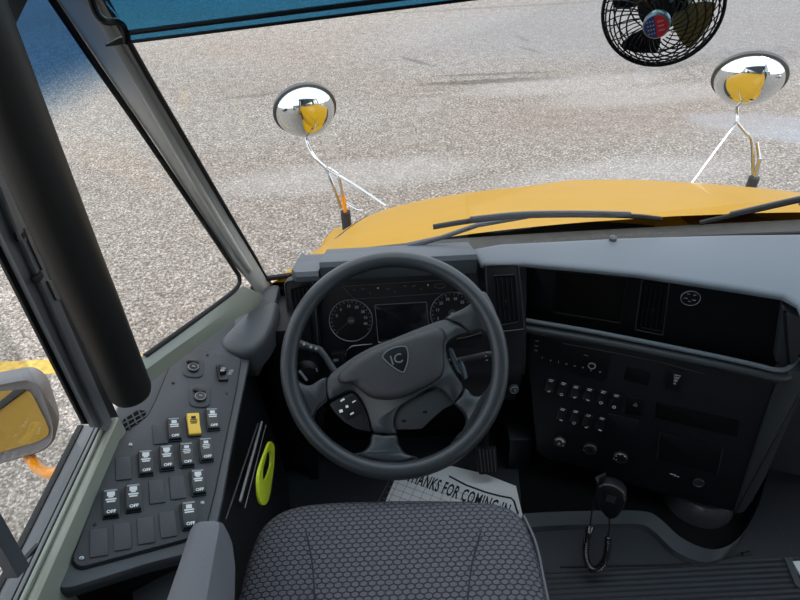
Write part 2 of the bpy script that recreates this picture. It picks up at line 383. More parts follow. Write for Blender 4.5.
yl = rings[-1]; rings.append([V((p.x, 2.59, p.z - .10)) for p in yl]); rings.append([V((p.x, 2.61, min(p.z - .3, -.25))) for p in yl])
loft(bm, rings, closed=False)
part('hood_shell', bm, M['yellow'], hood, sharp=60)
for sgn in (-1, 1):
    pts = []
    for k in range(14):
        y = 1.36 + 1.1 * k / 13; f = .90 - .03 * k / 13; w = HW(y); x = f * w; ang = math.asin(f ** (1 / EXH)); z = hood_z(y, 0) - .27 * (1 - math.cos(ang) ** EXH) - .093 * f * f 
        pts.append((XC + sgn * x, y, z + .0005))
    bm = B(); tube(bm, pts, .0025, 6); part('shut_line', bm, M['rubber'], hood)
def fender(sgn):
    bm = B(); rings = []
    for k in range(25):
        a = math.pi * k / 24; y = 2.2 - .62 * math.cos(a); z = -.56 + .53 * math.sin(a) ** .6
        x0, x1 = XC + sgn * .62, XC + sgn * 1.14
        rings.append([V((x0, y, -.6)), V((x0, y, z + .02)), V((x0 + sgn * .34, y, z + .02)), V((x1 - sgn * .06, y, z - .01)), V((x1, y, z - .07)), V((x1 + sgn * .01, y, min(z - .14, z)))])
    loft(bm, rings, closed=False); return bm
for sgn, l in ((-1, 'left'), (1, 'right')): part('fender', fender(sgn), M['yellow'], hood, sharp=60)
bm = B(); box(bm, XC - .75, XC + .75, 2.60, 2.70, -.62, -.1, .03); part('grille', bm, M['dark'], hood)
bm = B(); box(bm, XC - 1.12, XC + 1.12, 2.72, 2.84, -.75, -.5, .03); part('bumper', bm, M['black'], hood)
# ---------------- windshield geometry
def ws_y(x, z): return 1.14 + .085 * (1 - ((x - .74) / 1.1) ** 2) - .53 * (z - .63)
def ws_px(px, py):
    d = ray(px, py); t = 1.0
    for _ in range(40):
        p = C + d * t; f = p.y - ws_y(p.x, p.z); t -= f / (d.y + .53 * d.z)
    return C + d * t
# cowl, outside below the glass
bm = B()
NX = 30; rings = []
for i in range(NX + 1):
    x = -.14 + 1.79 * i / NX; yb = ws_y(x, .62)
    rings.append([V((x, yb + .02, .2)), V((x, yb + .012, .6)), V((x, yb + .03, .612)), V((x, 1.33, .60 - .05 * ((x - XC) / 1.1) ** 4)), V((x, 1.40, .50)), V((x, 1.40, .2))])
loft(bm, rings); struct('wall_cowl', bm, mat('cowl_black', srgb(44, 43, 38), .7, var=.3, bscale=25))
# windshield glass
def surf(fn, u0, u1, v0, v1, nu, nv, th=.005):
    bm = B(); G_ = [[fn(u0 + (u1 - u0) * i / nu, v0 + (v1 - v0) * j / nv) for j in range(nv + 1)] for i in range(nu + 1)]
    vs = [[bm.verts.new(p) for p in r] for r in G_]
    for i in range(nu):
        for j in range(nv): bm.faces.new((vs[i][j], vs[i + 1][j], vs[i + 1][j + 1], vs[i][j + 1]))
    return bm
RPX = [(285, 300), (268, 279), (255, 256), (233, 219), (194, 152), (149, 75), (112, 8), (92, -30), (60, -90), (30, -150)]
_R = [ws_px(*p) for p in RPX]
def xleft(z):
    for a_, b_ in zip(_R, _R[1:]):
        if a_.z <= z <= b_.z: return a_.x + (b_.x - a_.x) * (z - a_.z) / (b_.z - a_.z)
    return _R[0].x if z < _R[0].z else _R[-1].x
bm = surf(lambda u, z: V((xleft(z) + (1.9 - xleft(z)) * u, ws_y(xleft(z) + (1.9 - xleft(z)) * u, z), z)), 0, 1, .635, 1.72, 40, 24); win1 = struct('window_1', bm, M['wglass'])
bm = B(); tube(bm, [(x, ws_y(x, .634) - .004, .632) for x in [-.33 + 2.2 * k / 40 for k in range(41)]], .007, 8); struct('windshield_gasket', bm, M['rubber'], win1)

# wipers
def wiper(name, label, blade_px, arm_px, yb=1.30, z0=.665):
    t = thing(name, label, 'wiper', (0, 1.3, .6), 'windshield wipers')
    def out(p, h):   # a point just outside the windshield
        q = ws_px(*p); return q + ray(*p) * h
    P = [out(p, .03) for p in blade_px]
    bm = B(); tube(bm, smooth_open(P, 5), .0062, 6); part('wiper_blade', bm, M['rubber'], t)
    bm = B(); tube(bm, smooth_open([p + V((0, .003, .006)) for p in P[1:-1]], 5), .004, 6)
    for q in P[1:-1]: tube(bm, [q, q + V((0, .003, .006))], .004, 6)
    part('blade_bridge', bm, M['rail'], t)
    A = [out(p, .05) for p in arm_px]; bm = B(); tube(bm, A, [.009] + [.006] * (len(A) - 1), 8); part('wiper_arm', bm, M['rail'], t)
    return t
wiper('windshield_wiper', 'black wiper lying low across the windshield above the steering wheel', [(433, 227), (470, 221), (520, 216), (580, 215), (630, 216), (661, 219)], [(408, 246), (440, 238), (478, 225), (540, 214)])
wiper('windshield_wiper', 'black wiper rising to the right edge of the windshield', [(700, 223), (730, 216), (765, 208), (800, 200), (840, 190)], [(790, 245), (850, 225), (870, 205), (800, 203)])

# convex crossover mirrors on chrome brackets
def cross_mirror(ctr_px, w_px, base, label, legs, sgn):
    t = thing('crossover_mirror', label, 'mirror', base, 'round convex mirrors on the front fenders')
    c = PY(ctr_px[0], ctr_px[1], 2.55); tocam = (C - c).normalized()
    n = (tocam * 1.0 + V(legs['n'])).normalized()
    fr = frn(c, n); R = w_px / F * (c - C).dot(_v) / 2
    def dome(k): 
        a = k / 12; return (R * .93 * math.cos(a * math.pi / 2), R * .68 * math.sin(a * math.pi / 2))
    bm = B(); lathe(bm, fr, [dome(k) if k < 12 else (.0008, R * .68) for k in range(13)], 48); part('mirror_glass', bm, M['mirror'], t, sharp=80)
    bm = B(); lathe(bm, fr, [(R * .2, -.06), (R * .7, -.045), (R * .99, -.012), (R * 1.0, .004), (R * .93, .006), (R * .92, -.002)], 48); part('mirror_back', bm, M['rail'], t)
    bk = c - fr.n * .055
    for i, L_ in enumerate(legs['p']):
        pts = [bk if q is None else V(q) for q in L_]
        bm = B(); tube(bm, smooth_open(pts, 6) if len(pts) > 2 else pts, .0075 if i != 1 else .0055, 8); part('bracket_arm', bm, M['chrome'], t)
    bm = B(); tube(bm, [V(base) + V((0, 0, -.06)), V(base) + V((0, 0, .035))], .024, 16); part('mount_foot', bm, M['rubber'], t)
    bm = B(); tube(bm, [V(base) + V((0, 0, .03)), V(base) + V((-.004, .005, .13))], .0095, 12); part('mount_post', bm, M['orange'] if sgn < 0 else M['chrome'], t)
    return t
lb = PY(346, 218, 2.45); rb = PY(752, 184, 2.45)
lj = PY(326, 168, 2.5); rj = PY(737, 122, 2.5)
cross_mirror((305, 110), 64, lb, 'round convex mirror on chrome bracket at the driver side fender', {'n': (.25, -.5, -.98), 'p': [
    [None, PY(306, 138, 2.57), PY(314, 156, 2.52), lj], [lj, PY(355, 185, 2.4), PY(386, 206, 2.28)], [lj, PY(334, 188, 2.46), PY(341, 208, 2.46)], [lj + V((.012, 0, .0)), PY(338, 176, 2.47), PY(343, 196, 2.45)], [PY(347, 203, 2.45), PY(357, 209, 2.4), PY(364, 210, 2.38)]]}, -1)
cross_mirror((749, 78), 68, rb, 'round convex mirror on chrome bracket at the door side fender', {'n': (-.05, -.5, -1.15), 'p': [
    [None, PY(738, 104, 2.57), PY(737, 115, 2.52), rj], [rj, PY(716, 150, 2.4), PY(691, 184, 2.3)], [rj, PY(745, 132, 2.5), PY(752, 142, 2.5), PY(753, 180, 2.46)], [PY(757, 142, 2.5), PY(759, 160, 2.47), PY(755, 182, 2.45)]]}, 1)

# ---------------- bus shell
def slab(bm, pts, th, axis):   # polygon in the YZ plane extruded along x, or XY plane along z
    return bm
def wall_with_windows(bm, x0, x1, y0, y1, z0, z1, holes):
    ys = sorted(set([y0, y1] + [h[0] for h in holes] + [h[1] for h in holes]))
    for a_, b_ in zip(ys, ys[1:]):
        hh = [h for h in holes if h[0] <= a_ and h[1] >= b_]
        if hh: box(bm, x0, x1, a_, b_, z0, hh[0][2]); box(bm, x0, x1, a_, b_, hh[0][3], z1)
        else: box(bm, x0, x1, a_, b_, z0, z1)
    return bm
XL, XR, ZT, YB = -.56, 2.06, 1.75, -7.0
holes = [(-6.6 + k * .9, -5.85 + k * .9, .8, 1.5) for k in range(7)]
bm = B(); wall_with_windows(bm, XL + .02, XL + .05, YB, .66, 0, ZT, holes + [(-.25, .66, .66, 1.62)]); struct('wall_left', bm, M['inner'])
bm = B(); wall_with_windows(bm, XL, XL + .02, YB, .66, -.7, ZT, holes + [(-.25, .66, .66, 1.62)])
bx = struct('wall_exterior', bm, M['yellow'])
for z_ in (-.35, .15, .62):
    bm = B(); box(bm, XL - .012, XL, YB, -.3, z_, z_ + .035, .004); struct('rub_rail', bm, M['rubber'], bx)
bm = B(); wall_with_windows(bm, XR - .04, XR, YB, 1.2, -.3, ZT, holes + [(.15, 1.0, -.25, 1.6)]); struct('wall_right', bm, M['inner'])
bm = B(); box(bm, XL, XR, YB - .04, YB, -.7, ZT); struct('wall_back', bm, M['inner'])
bm = B(); box(bm, XL, XR, YB, .62, ZT, ZT + .05, .01); struct('ceiling', bm, M['inner'])
bm = B(); box(bm, XL, XR, .50, .66, 1.68, ZT + .06, .02); struct('wall_header', bm, M['inner'])
bm = B(); box(bm, XL + .05, .94 + .35, YB, 1.2, -.06, 0.0); box(bm, 1.29, XR - .04, YB, -.2, -.06, 0); fl = struct('floor', bm, M['floor'])
bm = B(); box(bm, 1.29, XR - .04, -.2, 1.2, -.36, -.30); struct('floor_stepwell', bm, M['floor'])
bm = B(); box(bm, -.37, XR - .04, 1.135, 1.165, -.36, .60); struct('wall_front', bm, M['pit'])
# door leaf glass on the right
bm = B(); box(bm, XR - .03, XR - .02, .15, 1.0, -.25, 1.6)
d1 = struct('door_1', bm, M['glass']); bm = B(); box(bm, XR - .05, XR, .54, .61, -.25, 1.6, .005); struct('door_stile', bm, M['dark'], d1)

# ---------------- left side: A pillar, quarter window, black post, sliding window
QA = V((-.455, .70, 0)); QB = V((-.335, 1.09, 0)); QW = Fr(QA, QB - QA, (0, 0, 1))     # the quarter window plane
def qw(x, y, h=0): a_, b_ = QW.px(x, y, h); return QW.w(a_, b_, h)
gl = QW.pxs([(150, 352), (236, 292), (236, 276), (150, 143), (98, 68), (50, -3), (20, -50), (-40, -50), (40, 150), (120, 330)])
bm = B(); plate(bm, QW, gl, -.003, .003); w2 = struct('window_2', bm, M['qglass'])
gp = [(145, 356), (170, 338), (225, 298), (238, 286), (239, 277), (232, 265), (150, 143), (98, 68), (50, -3), (10, -60)]
G3 = [qw(*p) for p in gp]
bm = B(); tube(bm, smooth_open(G3, 4), .0048, 8); struct('window_gasket', bm, M['rubber'], w2)
# A pillar
lp = [(268, 305), (246, 279), (232, 262), (200, 213), (154, 143), (102, 68), (54, -3), (20, -55)]
rp = [(285, 300), (268, 279), (255, 256), (233, 219), (194, 152), (149, 75), (112, 8), (92, -30)]
bm = B(); rings = []
for a_, b_ in zip(lp, rp):
    L0 = qw(*a_); R0 = ws_px(*b_); mid = (L0 + R0) / 2; inw = (C - mid).normalized(); dd = (R0 - L0)
    rings.append([L0 + inw * -.03, L0, L0 + dd * .12 + inw * .010, L0 + dd * .55 + inw * .013, L0 + dd * .86 + inw * .010, R0, R0 - inw * .03])
loft(bm, rings); ap = struct('trim_1', bm, M['pillar'], sharp=50)
bm = B(); ridge = [(249, 270), (238, 253), (200, 190), (165, 128), (133, 72), (98, 12), (75, -30)]
RP = []
def edge_at(P_, fn, y):
    for a_, b_ in zip(P_, P_[1:]):
        if a_[1] >= y >= b_[1]:
            t = (a_[1] - y) / (a_[1] - b_[1]); x_ = a_[0] + (b_[0] - a_[0]) * t; return x_, fn(x_, y)
    return P_[-1][0], fn(*P_[-1])
for (x, y) in ridge:
    (x0_, L0), (x1_, R0) = edge_at(lp, qw, y), edge_at(rp, ws_px, y); f_ = (x - x0_) / (x1_ - x0_); q_ = L0.lerp(R0, f_); RP.append(q_ + (C - q_).normalized() * .016)
tube(bm, smooth_open(RP, 4), .007, 10); struct('pillar_bead', bm, M['pillar'], ap)
bm = B(); tube(bm, smooth_open([ws_px(*p) + V((0, -.004, 0)) for p in rp], 4), .004, 8); struct('pillar_gasket', bm, M['rubber'], ap)
# sill below the quarter window
bm = B(); rs_ = []
for o_, n2 in (((125, 370), (130, 383)), ((143, 357), (147, 369)), ((170, 339), (173, 350)), ((225, 299), (230, 310)), ((243, 286), (262, 294))):
    a_ = qw(*o_); b_ = qw(*n2, .014); rs_.append([a_ + V((-.002, .002, 0)), a_, b_, b_ + V((0, 0, -.03)), a_ + V((-.002, .002, -.03))])
loft(bm, rs_); struct('trim_2', bm, M['green'])
bm = B(); plate(bm, QW, [(-.06, -.7), (.40, -.7), (.40, .58), (-.06, .58)], -.05, -.03); struct('wall_corner', bm, M['yellow'])
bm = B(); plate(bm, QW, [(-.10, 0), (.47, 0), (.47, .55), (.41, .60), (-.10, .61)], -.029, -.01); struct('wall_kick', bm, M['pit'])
# black post
tp = [PX(130, 390, -.437), PX(92, 300, -.433), PX(75, 262, -.43), PX(31, 157, -.425), PX(-9, 60, -.42), PX(-50, -40, -.415)]
bm = B(); tube(bm, [tp[0] + (tp[0] - tp[1]).normalized() * .014, tp[0] + (tp[0] - tp[1]).normalized() * .010] + tp, [.022, .029, .0325, .034, .0345, .035, .035, .035], 28); struct('trim_3', bm, M['tube'])
bm = B(); q = [PX(12, 32, -.40), PX(30, -5, -.395), PX(60, -60, -.39), PX(-60, -60, -.39), PX(-60, 40, -.40)]
loft(bm, [[p + V((0, 0, 0)) for p in q], [p + V((-.04, 0, 0)) for p in q]]); struct('trim_4', bm, M['black'])

# sliding driver window
sw = None
bm = B(); box(bm, -.536, -.532, -.24, .60, .70, 1.6); sw = struct('window_3', bm, M['glass'])
def strip(name, b0, t0, b1, t1, x, th, m, up=1.5):
    """a jamb strip seen between two lines on the plane at this x"""
    def ln(b_, t_, k): return (b_[0] + (t_[0] - b_[0]) * k, b_[1] + (t_[1] - b_[1]) * k)
    q0, q1 = PX(*b0, x), PX(*b1, x); r0, r1 = PX(*ln(b0, t0, up), x), PX(*ln(b1, t1, up), x)
    q = [q0, q1, r1, r0]; bm = B(); loft(bm, [q, [p + V((-th, 0, 0)) for p in q]]); return struct(name, bm, m, sw)
strip('jamb_gasket', (84, 424), (0, 258), (96, 424), (0, 230), -.515, .004, M['rubber'])
strip('jamb_rail', (95, 427), (0, 232), (105, 428), (0, 204), -.505, .008, M['jamb'])
strip('jamb_groove', (103, 428), (0, 206), (110, 430), (0, 186), -.510, .006, M['rubber'])
strip('jamb_rail', (108, 432), (0, 190), (116, 430), (0, 166), -.497, .010, M['jamb'])
strip('jamb_edge', (116, 430), (0, 168), (122, 425), (0, 150), -.503, .010, M['rubber'])
strip('jamb_trim', (22, 241), (1, 187), (27, 240), (8, 190), -.494, .004, M['alu'], 1.0)
strip('jamb_trim', (43, 270), (25, 232), (48, 268), (29, 226), -.494, .004, M['alu'], 1.0)
strip('jamb_trim', (57, 300), (48, 281), (62, 299), (53, 280), -.494, .004, M['alu'], 1.0)
bm = B(); q = PX(40, 277, -.495); box(bm, q.x - .008, q.x + .001, q.y - .008, q.y + .008, q.z - .005, q.z + .005, .002); q = PX(22, 230, -.495); box(bm, q.x - .008, q.x + .001, q.y - .010, q.y + .006, q.z - .012, q.z + .0, .002); struct('latch', bm, M['rubber'], sw)
for (nm, x0, x1, z1, m_) in (('sill_gasket', -.556, -.546, .702, 'rubber'), ('sill_channel', -.546, -.526, .700, 'alu'), ('sill_groove', -.526, -.520, .690, 'rubber'), ('sill_rail', -.520, -.514, .706, 'alu'), ('sill_groove', -.514, -.510, .696, 'rubber'), ('sill_rail', -.510, -.504, .708, 'green')):
    bm = B(); box(bm, x0, x1, -.3, .648, .66, z1, .0015); struct(nm, bm, M[m_], sw)
bm = B(); box(bm, -.504, -.488, -.3, .66, .30, .704, .005); struct('trim_5', bm, M['green'])

strip('sash_stile', (18, 578), (-20, 510), (30, 566), (-8, 498), -.50, .014, M['rail'])
strip('latch_tab', (25, 561), (31, 553), (35, 553), (40, 543), -.505, .006, M['black'], 1.0)

# exterior driver mirror
mt = thing('side_mirror', 'grey housed side mirror on a curved yellow arm outside the driver window', 'mirror', (-.9, .95, .2))
mc = PX(18, 425, -.92); n = ((C - mc).normalized() + V((.2, -1, .05)).normalized()).normalized()
MF = frn(mc, n)
mo = rnd(MF.pxs([(-60, 392), (30, 375), (44, 385), (57, 425), (55, 442), (40, 452), (-60, 480)]), .03, 5)
bm = B(); plate(bm, MF, mo, -.07, .012, prof=[(.0, -.05), (0, .004), (.006, .012), (.012, .008)]); part('mirror_housing', bm, M['mirror_case'], mt)
mi = rnd(MF.pxs([(-60, 396), (27, 389), (33, 396), (47, 424), (50, 434), (40, 441), (-60, 470)], .013), .02, 5)
bm = B(); plate(bm, MF, mi, .006, .0125); part('mirror_glass', bm, M['mirror'], mt)
bm = B(); tube(bm, smooth_open([PX(8, 432, -.98), PX(28, 455, -.93), PX(38, 468, -.88), PX(50, 473, -.80), PX(75, 470, -.70), PX(100, 470, -.57)], 6), .013, 12); part('mirror_arm', bm, M['orange'], mt)

# ================================================================== DASHBOARD
dash = thing('dashboard', 'dark grey moulded dashboard wrapping around the driver', 'dashboard', (.2, 1.1, .0))
CL = Fr((0, 1.03, .49), (1, 0, 0), (0, .07, .161))        # instrument face
TF = Fr((0, 1.05, .73), (1, 0, 0), (0, .15, -.065))       # top of the instrument hood
def tf(x, y): a_, b_ = TF.px(x, y); return TF.w(a_, b_)
xa = tf(313, 272).x; xb = tf(481, 262).x; xl = tf(282, 276).x
def extr(bm, prof, x0, x1, dx0=0):   # profile in (y,z) along x
    loft(bm, [[V((x0, y, z)) for y, z in prof], [V((x1, y, z)) for y, z in prof]]); return bm
lipprof = [(1.052, .680), (1.046, .690), (1.045, .722), (1.052, .731), (1.064, .729), (1.200, .668), (1.200, .60), (1.10, .655), (1.085, .672)]
bm = B(); extr(bm, lipprof, xa + .002, xb + .003); part('cluster_hood', bm, M['pad_shaded'], dash)
bm = B(); loft(bm, [[V((x, y + k, z)) for y, z in [(1.045, .686), (1.040, .690), (1.040, .703), (1.048, .711), (1.20, .655), (1.20, .62), (1.08, .66)]] for x, k in ((xl - .004, .012), (xl + .006, 0), (xa - .002, 0))]); part('corner_pad', bm, M['pad_shaded'], dash)
# body behind the instrument face
bm = B(); extr(bm, [(1.10, .652), (1.03, .488), (1.01, .44), (1.0, .40), (1.06, .30), (1.13, .30), (1.13, .62)], xl, xb + .13); part('cluster_body', bm, M['dark'], dash)
bm = B(); extr(bm, [(1.045, .50), (1.0, .415), (.99, .38), (1.03, .27), (1.1, .23), (1.1, .5)], xa - .06, xb + .12); part('knee_panel', bm, M['dark'], dash)
VF = CL.off(.028)
def vent(fr, outer, inner, nsl, r=.012, name='air_vent'):
    o = rnd(fr.pxs(outer), r, 5); i_ = rnd(fr.pxs(inner), r * .6, 5)
    bm = B(); plate(bm, fr, o, -.035, 0, .004); v_ = part(name, bm, M['dark'], dash)
    bm = B(); frame_ring(bm, fr, [tuple(p) for p in offset(ccw(o), .0015)], .003, -.001, .0035, .001); part('vent_frame', bm, M['padlo'], v_)
    bm = B(); plate(bm, fr, i_, -.001, .0012); part('vent_opening', bm, M['pit'], v_)
    bm = B(); frame_ring(bm, fr, ccw(i_), .0022, .0, .0045); part('vent_bezel', bm, M['dark'], v_)
    q = fr.pxs(inner)
    for k in range(1, nsl):
        t = k / nsl; top = V(q[0]).lerp(V(q[1]), t); bot = V(q[3]).lerp(V(q[2]), t)
        bm = B(); a_ = top.lerp(bot, .06); b_ = top.lerp(bot, .94)
        d = (b_ - a_); fbox(bm, fr, (a_.x + b_.x) / 2, (a_.y + b_.y) / 2, .0018, d.length, .001, .0045, math.atan2(d.y, d.x) - math.pi / 2); part('slat', bm, M['dark'], v_)
    c_ = sum((V(p) for p in q), V((0, 0))) / 4; bm = B(); fbox(bm, fr, c_.x, c_.y - .006, .005, .012, .003, .008, 0, .001); part('vent_tab', bm, M['dark'], v_)
    return v_
vent(VF, [(283, 281), (314, 274), (320, 350), (300, 353), (290, 345)], [(290, 288), (311, 283), (315, 338), (298, 342)], 5)
vent(VF, [(484, 264), (519, 263), (526, 330), (488, 334)], [(492, 275), (515, 274), (519, 322), (496, 326)], 5)

# right hand pad
RZ = Fr((0, 0, .684), (1, 0, 0), (0, 1, 0))
pad = RZ.pxs([(481, 263), (473, 248), (500, 243), (620, 237), (720, 234), (800, 233), (900, 232), (1230, 236), (1230, 330), (850, 322), (806, 318), (799, 303), (784, 295), (740, 288), (700, 282), (640, 273), (580, 267), (525, 262)])
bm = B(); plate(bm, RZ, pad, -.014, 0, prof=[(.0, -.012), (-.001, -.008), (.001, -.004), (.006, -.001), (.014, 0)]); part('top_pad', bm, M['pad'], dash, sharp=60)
bm = B(); A = PZ(482, 247, .70); pts = [ws_px(500, 244), ws_px(560, 241), ws_px(640, 238), ws_px(720, 235.5), ws_px(830, 233)]
tube(bm, [p + V((0, -.018, 0)) for p in pts], .0045, 6); part('defrost_slot', bm, M['rubber'], dash)
bm = B(); q = PZ(613, 238.5, .688); lathe(bm, Fr(q, (1, 0, 0), (0, 1, 0)), [(.009, -.004), (.009, .003), (.005, .007), (.0005, .008)], 16); part('sun_sensor', bm, M['rail'], dash)
# raised curved rear swell on the pad, right part
# recessed upper fascia
A = PZ(525, 316, .51); Bp = PZ(780, 362, .51)
SU = Fr(A, Bp - A, (0, 0, 1)).off(-.02)
fas = SU.pxs([(505, 262), (525, 262), (640, 272), (800, 300), (850, 330), (860, 400), (800, 385), (700, 362), (525, 330), (505, 326)])
bm = B(); plate(bm, SU, fas, -.03, 0); uf = part('upper_fascia', bm, M['black'], dash)
def sp(name, fr, pts, h0, h1, m, par, r=.003, bev=.0008, label=None):
    bm = B(); plate(bm, fr, rnd(fr.pxs(pts, h1), r, 4), h0, h1, bev); return part(name, bm, M[m] if isinstance(m, str) else m, par, label)
def ringp(name, fr, pts, w, h0, h1, m, par, r=.003, label=None):
    bm = B(); frame_ring(bm, fr, rnd(fr.pxs(pts, h1), r, 4), w, h0, h1); return part(name, bm, M[m], par, label)
sp('pocket', SU, [(560, 273), (626, 280), (619, 322), (555, 311)], -.001, .001, 'pit', dash)
ringp('pocket_rim', SU, [(558, 271), (628, 278), (621, 324), (553, 313)], .0022, 0, .004, 'dark', dash)
sp('fascia_panel', SU, [(535, 267), (557, 270), (552, 311), (530, 307)], 0, .003, 'dark', dash)
vent(SU, [(641, 277), (671, 281), (664, 336), (634, 330)], [(647, 282), (667, 285), (661, 331), (640, 327)], 4, .003)
c_ = SU.px(690.5, 298, .004); bm = B(); lathe(bm, SU, [(.0205, 0), (.0205, .004), (.018, .006), (.015, .006), (.014, .002), (.0005, .002)], 28, *c_); so = part('power_socket', bm, M['dark'], dash)
bm = B(); frame_ring(bm, SU, circ(c_[0], c_[1], .0200, 28), .0008, .004, .0065, .0002)
for dx, dy, w_ in ((-.006, .010, .006), (.006, .010, .006), (-.009, -.002, .007), (.008, -.004, .008), (0, -.009, .005)): fbox(bm, SU, c_[0] + dx, c_[1] + dy, w_, .0012, .004, .0052)
part('socket_marking', bm, M['grey_print'], so)
# glove side end of the recess and the passenger side face
sp('end_cheek', SU, [(783, 308), (800, 318), (806, 345), (790, 372), (775, 362)], .0, .03, 'padlo', dash, .004, .006)
# ledge bars
lg = [(524, 320), (600, 333), (700, 353), (755, 365), (776, 370), (789, 368), (801, 355), (815, 335)]
bm = B(); tube(bm, smooth_open([PZ(x, y, .512) for x, y in lg], 5), .0058, 12); part('ledge_lip', bm, M['pad'], dash)
bm = B(); lp2 = smooth_open([PZ(x, y + 8.5 - (0 if x < 770 else (x - 770) * .05), .50) for x, y in lg], 5); tube(bm, lp2, .0098, 14); part('ledge_bar', bm, M['padlo'], dash)
# centre panel
A2 = PZ(527, 334, .482); B2 = PZ(778, 387, .468)
uh = (B2 - A2); nh = V((uh.y, -uh.x, 0)).normalized()
S = Fr(A2, uh, V((0, 0, 1)) - nh * .15)
cp = S.pxs([(524, 330), (600, 344), (700, 364), (778, 382), (734, 512), (700, 503), (640, 488), (595, 470), (546, 459), (537, 451), (532, 400)])
bm = B(); plate(bm, S, rnd(cp, .01, 3), -.09, 0, .002); ctr = part('center_panel', bm, M['dark'], dash)
rimp = S.pxs([(733, 514), (744, 512), (753, 500), (766, 476), (790, 420), (803, 392), (812, 372), (790, 372), (776, 384), (770, 400)], .004)
bm = B(); plate(bm, S, rnd(rimp, .004, 3), -.10, .006, .004); part('panel_edge', bm, M['padlo'], dash)
bm = B(); gv = [S.w(*S.px(x, y, .0015), .0015) for x, y in [(533, 338), (600, 350), (660, 362), (705, 374)]]; tube(bm, gv, .0008, 6); part('fascia_line', bm, M['rail'], dash)
# passenger side lower dash
bm = B(); lowp = Fr(PZ(800, 390, .45) + V((0, .05, 0)), (1, -.1, 0), (0, 0, 1)); plate(bm, lowp, lowp.pxs([(768, 384), (1150, 420), (1150, 520), (795, 476), (768, 470)]), -.05, 0, .01); part('passenger_panel', bm, M['padlo'], dash)
bm = B(); box(bm, 1.0, 2.0, 1.0, 1.13, .3, .65, .02); part('passenger_dash', bm, M['padlo'], dash)
# stack controls
rad_ = sp('radio', S, [(532, 336), (611, 355), (607, 379), (600, 381), (543, 367)], 0, .0025, 'black', dash, .003)
c_ = S.px(592, 364, .003); bm = B(); lathe(bm, S, [(.0085, 0), (.0085, .010), (.007, .0115), (.0005, .0115)], 24, *c_); kn = part('volume_knob', bm, M['black'], rad_)
bm = B(); frame_ring(bm, S, circ(c_[0], c_[1], .0092, 24), .0022, .0115, .0125, .0003); part('knob_ring', bm, M['grey_print'], rad_)
bm = B()
for x, y, w_, h_ in ((537, 341, .008, .0015), (536.6, 346, .008, .0015), (536, 350.6, .008, .0015), (542.4, 357.7, .002, .004), (550.6, 360.6, .002, .004), (558.5, 362, .0015, .006), (566.4, 364, .005, .002), (574.7, 366, .005, .002), (583, 367.6, .004, .003), (591, 370.5, .002, .004), (600, 372, .004, .004), (586, 355.5, .01, .0012)):
    bm = B(); a_, b_ = S.px(x, y, .003); fbox(bm, S, a_, b_, w_, h_, .0025, .0031); part('radio_mark', bm, M['grey_print'], rad_)
sp('blank_cover', S, [(626, 366), (651, 372), (648, 386), (623, 380)], 0, .0015, 'black', dash)
def small_switch(pxu, pxl, wd=.0205, hg=.040, bright=True):
    a_, b_ = S.px(*pxu, .004); c2, d2 = S.px(*pxl, .004); ax = V((a_ - c2, b_ - d2)); mid = ((a_ + c2) / 2, (b_ + d2) / 2); ang = 0
    bm = B(); p = rect(mid[0], mid[1], wd, hg, ang); plate(bm, S, rnd(p, .0015, 2), 0, .0045, .001); s_ = part('rocker_switch', bm, M['switch'], dash)
    bm = B()
    pm_ = M['white'] if bright else M['grey_print']
    for k in (-1, 1): fbox(bm, S, a_ + k * .0006, b_ + k * .0022, .0100, .0020, .0044, .0050, rad(-4)); part('label_line', bm, pm_, s_); bm = B()
    r_ = random.choice((0, 1, 2))
    if r_ == 0: frame_ring(bm, S, circ(c2, d2, .0042, 12), .0012, .0044, .005, .0001)
    elif r_ == 1: fbox(bm, S, c2, d2, .009, .0018, .0044, .005, .5); fbox(bm, S, c2, d2 - .002, .004, .003, .0044, .005)
    else: fbox(bm, S, c2, d2, .008, .0035, .0044, .005, -.2)
    part('switch_print', bm, M['white'] if bright else M['grey_print'], s_)
for a_, b_ in (((551, 380.5), (549, 391)), ((563.5, 383.5), (561.5, 394.5)), ((576, 387), (574.7, 397)), ((589.5, 389.6), (587.8, 400)), ((603.5, 392), (601, 402.7)), ((616.5, 395.8), (614, 407)),
               ((562.6, 409.3), (561, 420)), ((575.7, 411.5), (574, 423)), ((588.3, 415.5), (586.5, 427)), ((602, 418.5), (600, 430))): small_switch(a_, b_)
sp('blank_cover', S, [(608, 414), (639, 421), (635, 447), (606, 439)], 0, .004, 'dark', dash)
hz = sp('hazard_switch', S, [(627, 396), (645, 400), (642, 417), (625, 413)], 0, .003, 'black', dash)
a_, b_ = S.px(635.5, 405, .004); bm = B(); frame_ring(bm, S, [(a_ - .0055, b_ - .004), (a_ + .0055, b_ - .004), (a_, b_ + .006)], .0012, .003, .0036, .0001); part('hazard_triangle', bm, M['grey_print'], hz)
rs = sp('rocker_switch', S, [(669, 368), (686, 372), (681, 393), (664, 389)], 0, .005, 'switch', dash)
bm = B(); a_, b_ = S.px(676, 380, .006)
for dy, w_, h_ in ((.013, .014, .003), (.006, .011, .004), (-.002, .008, .006), (-.011, .005, .004)): fbox(bm, S, a_, b_ + dy, w_, h_, .005, .0056)
part('switch_print', bm, M['grey_print'], rs)
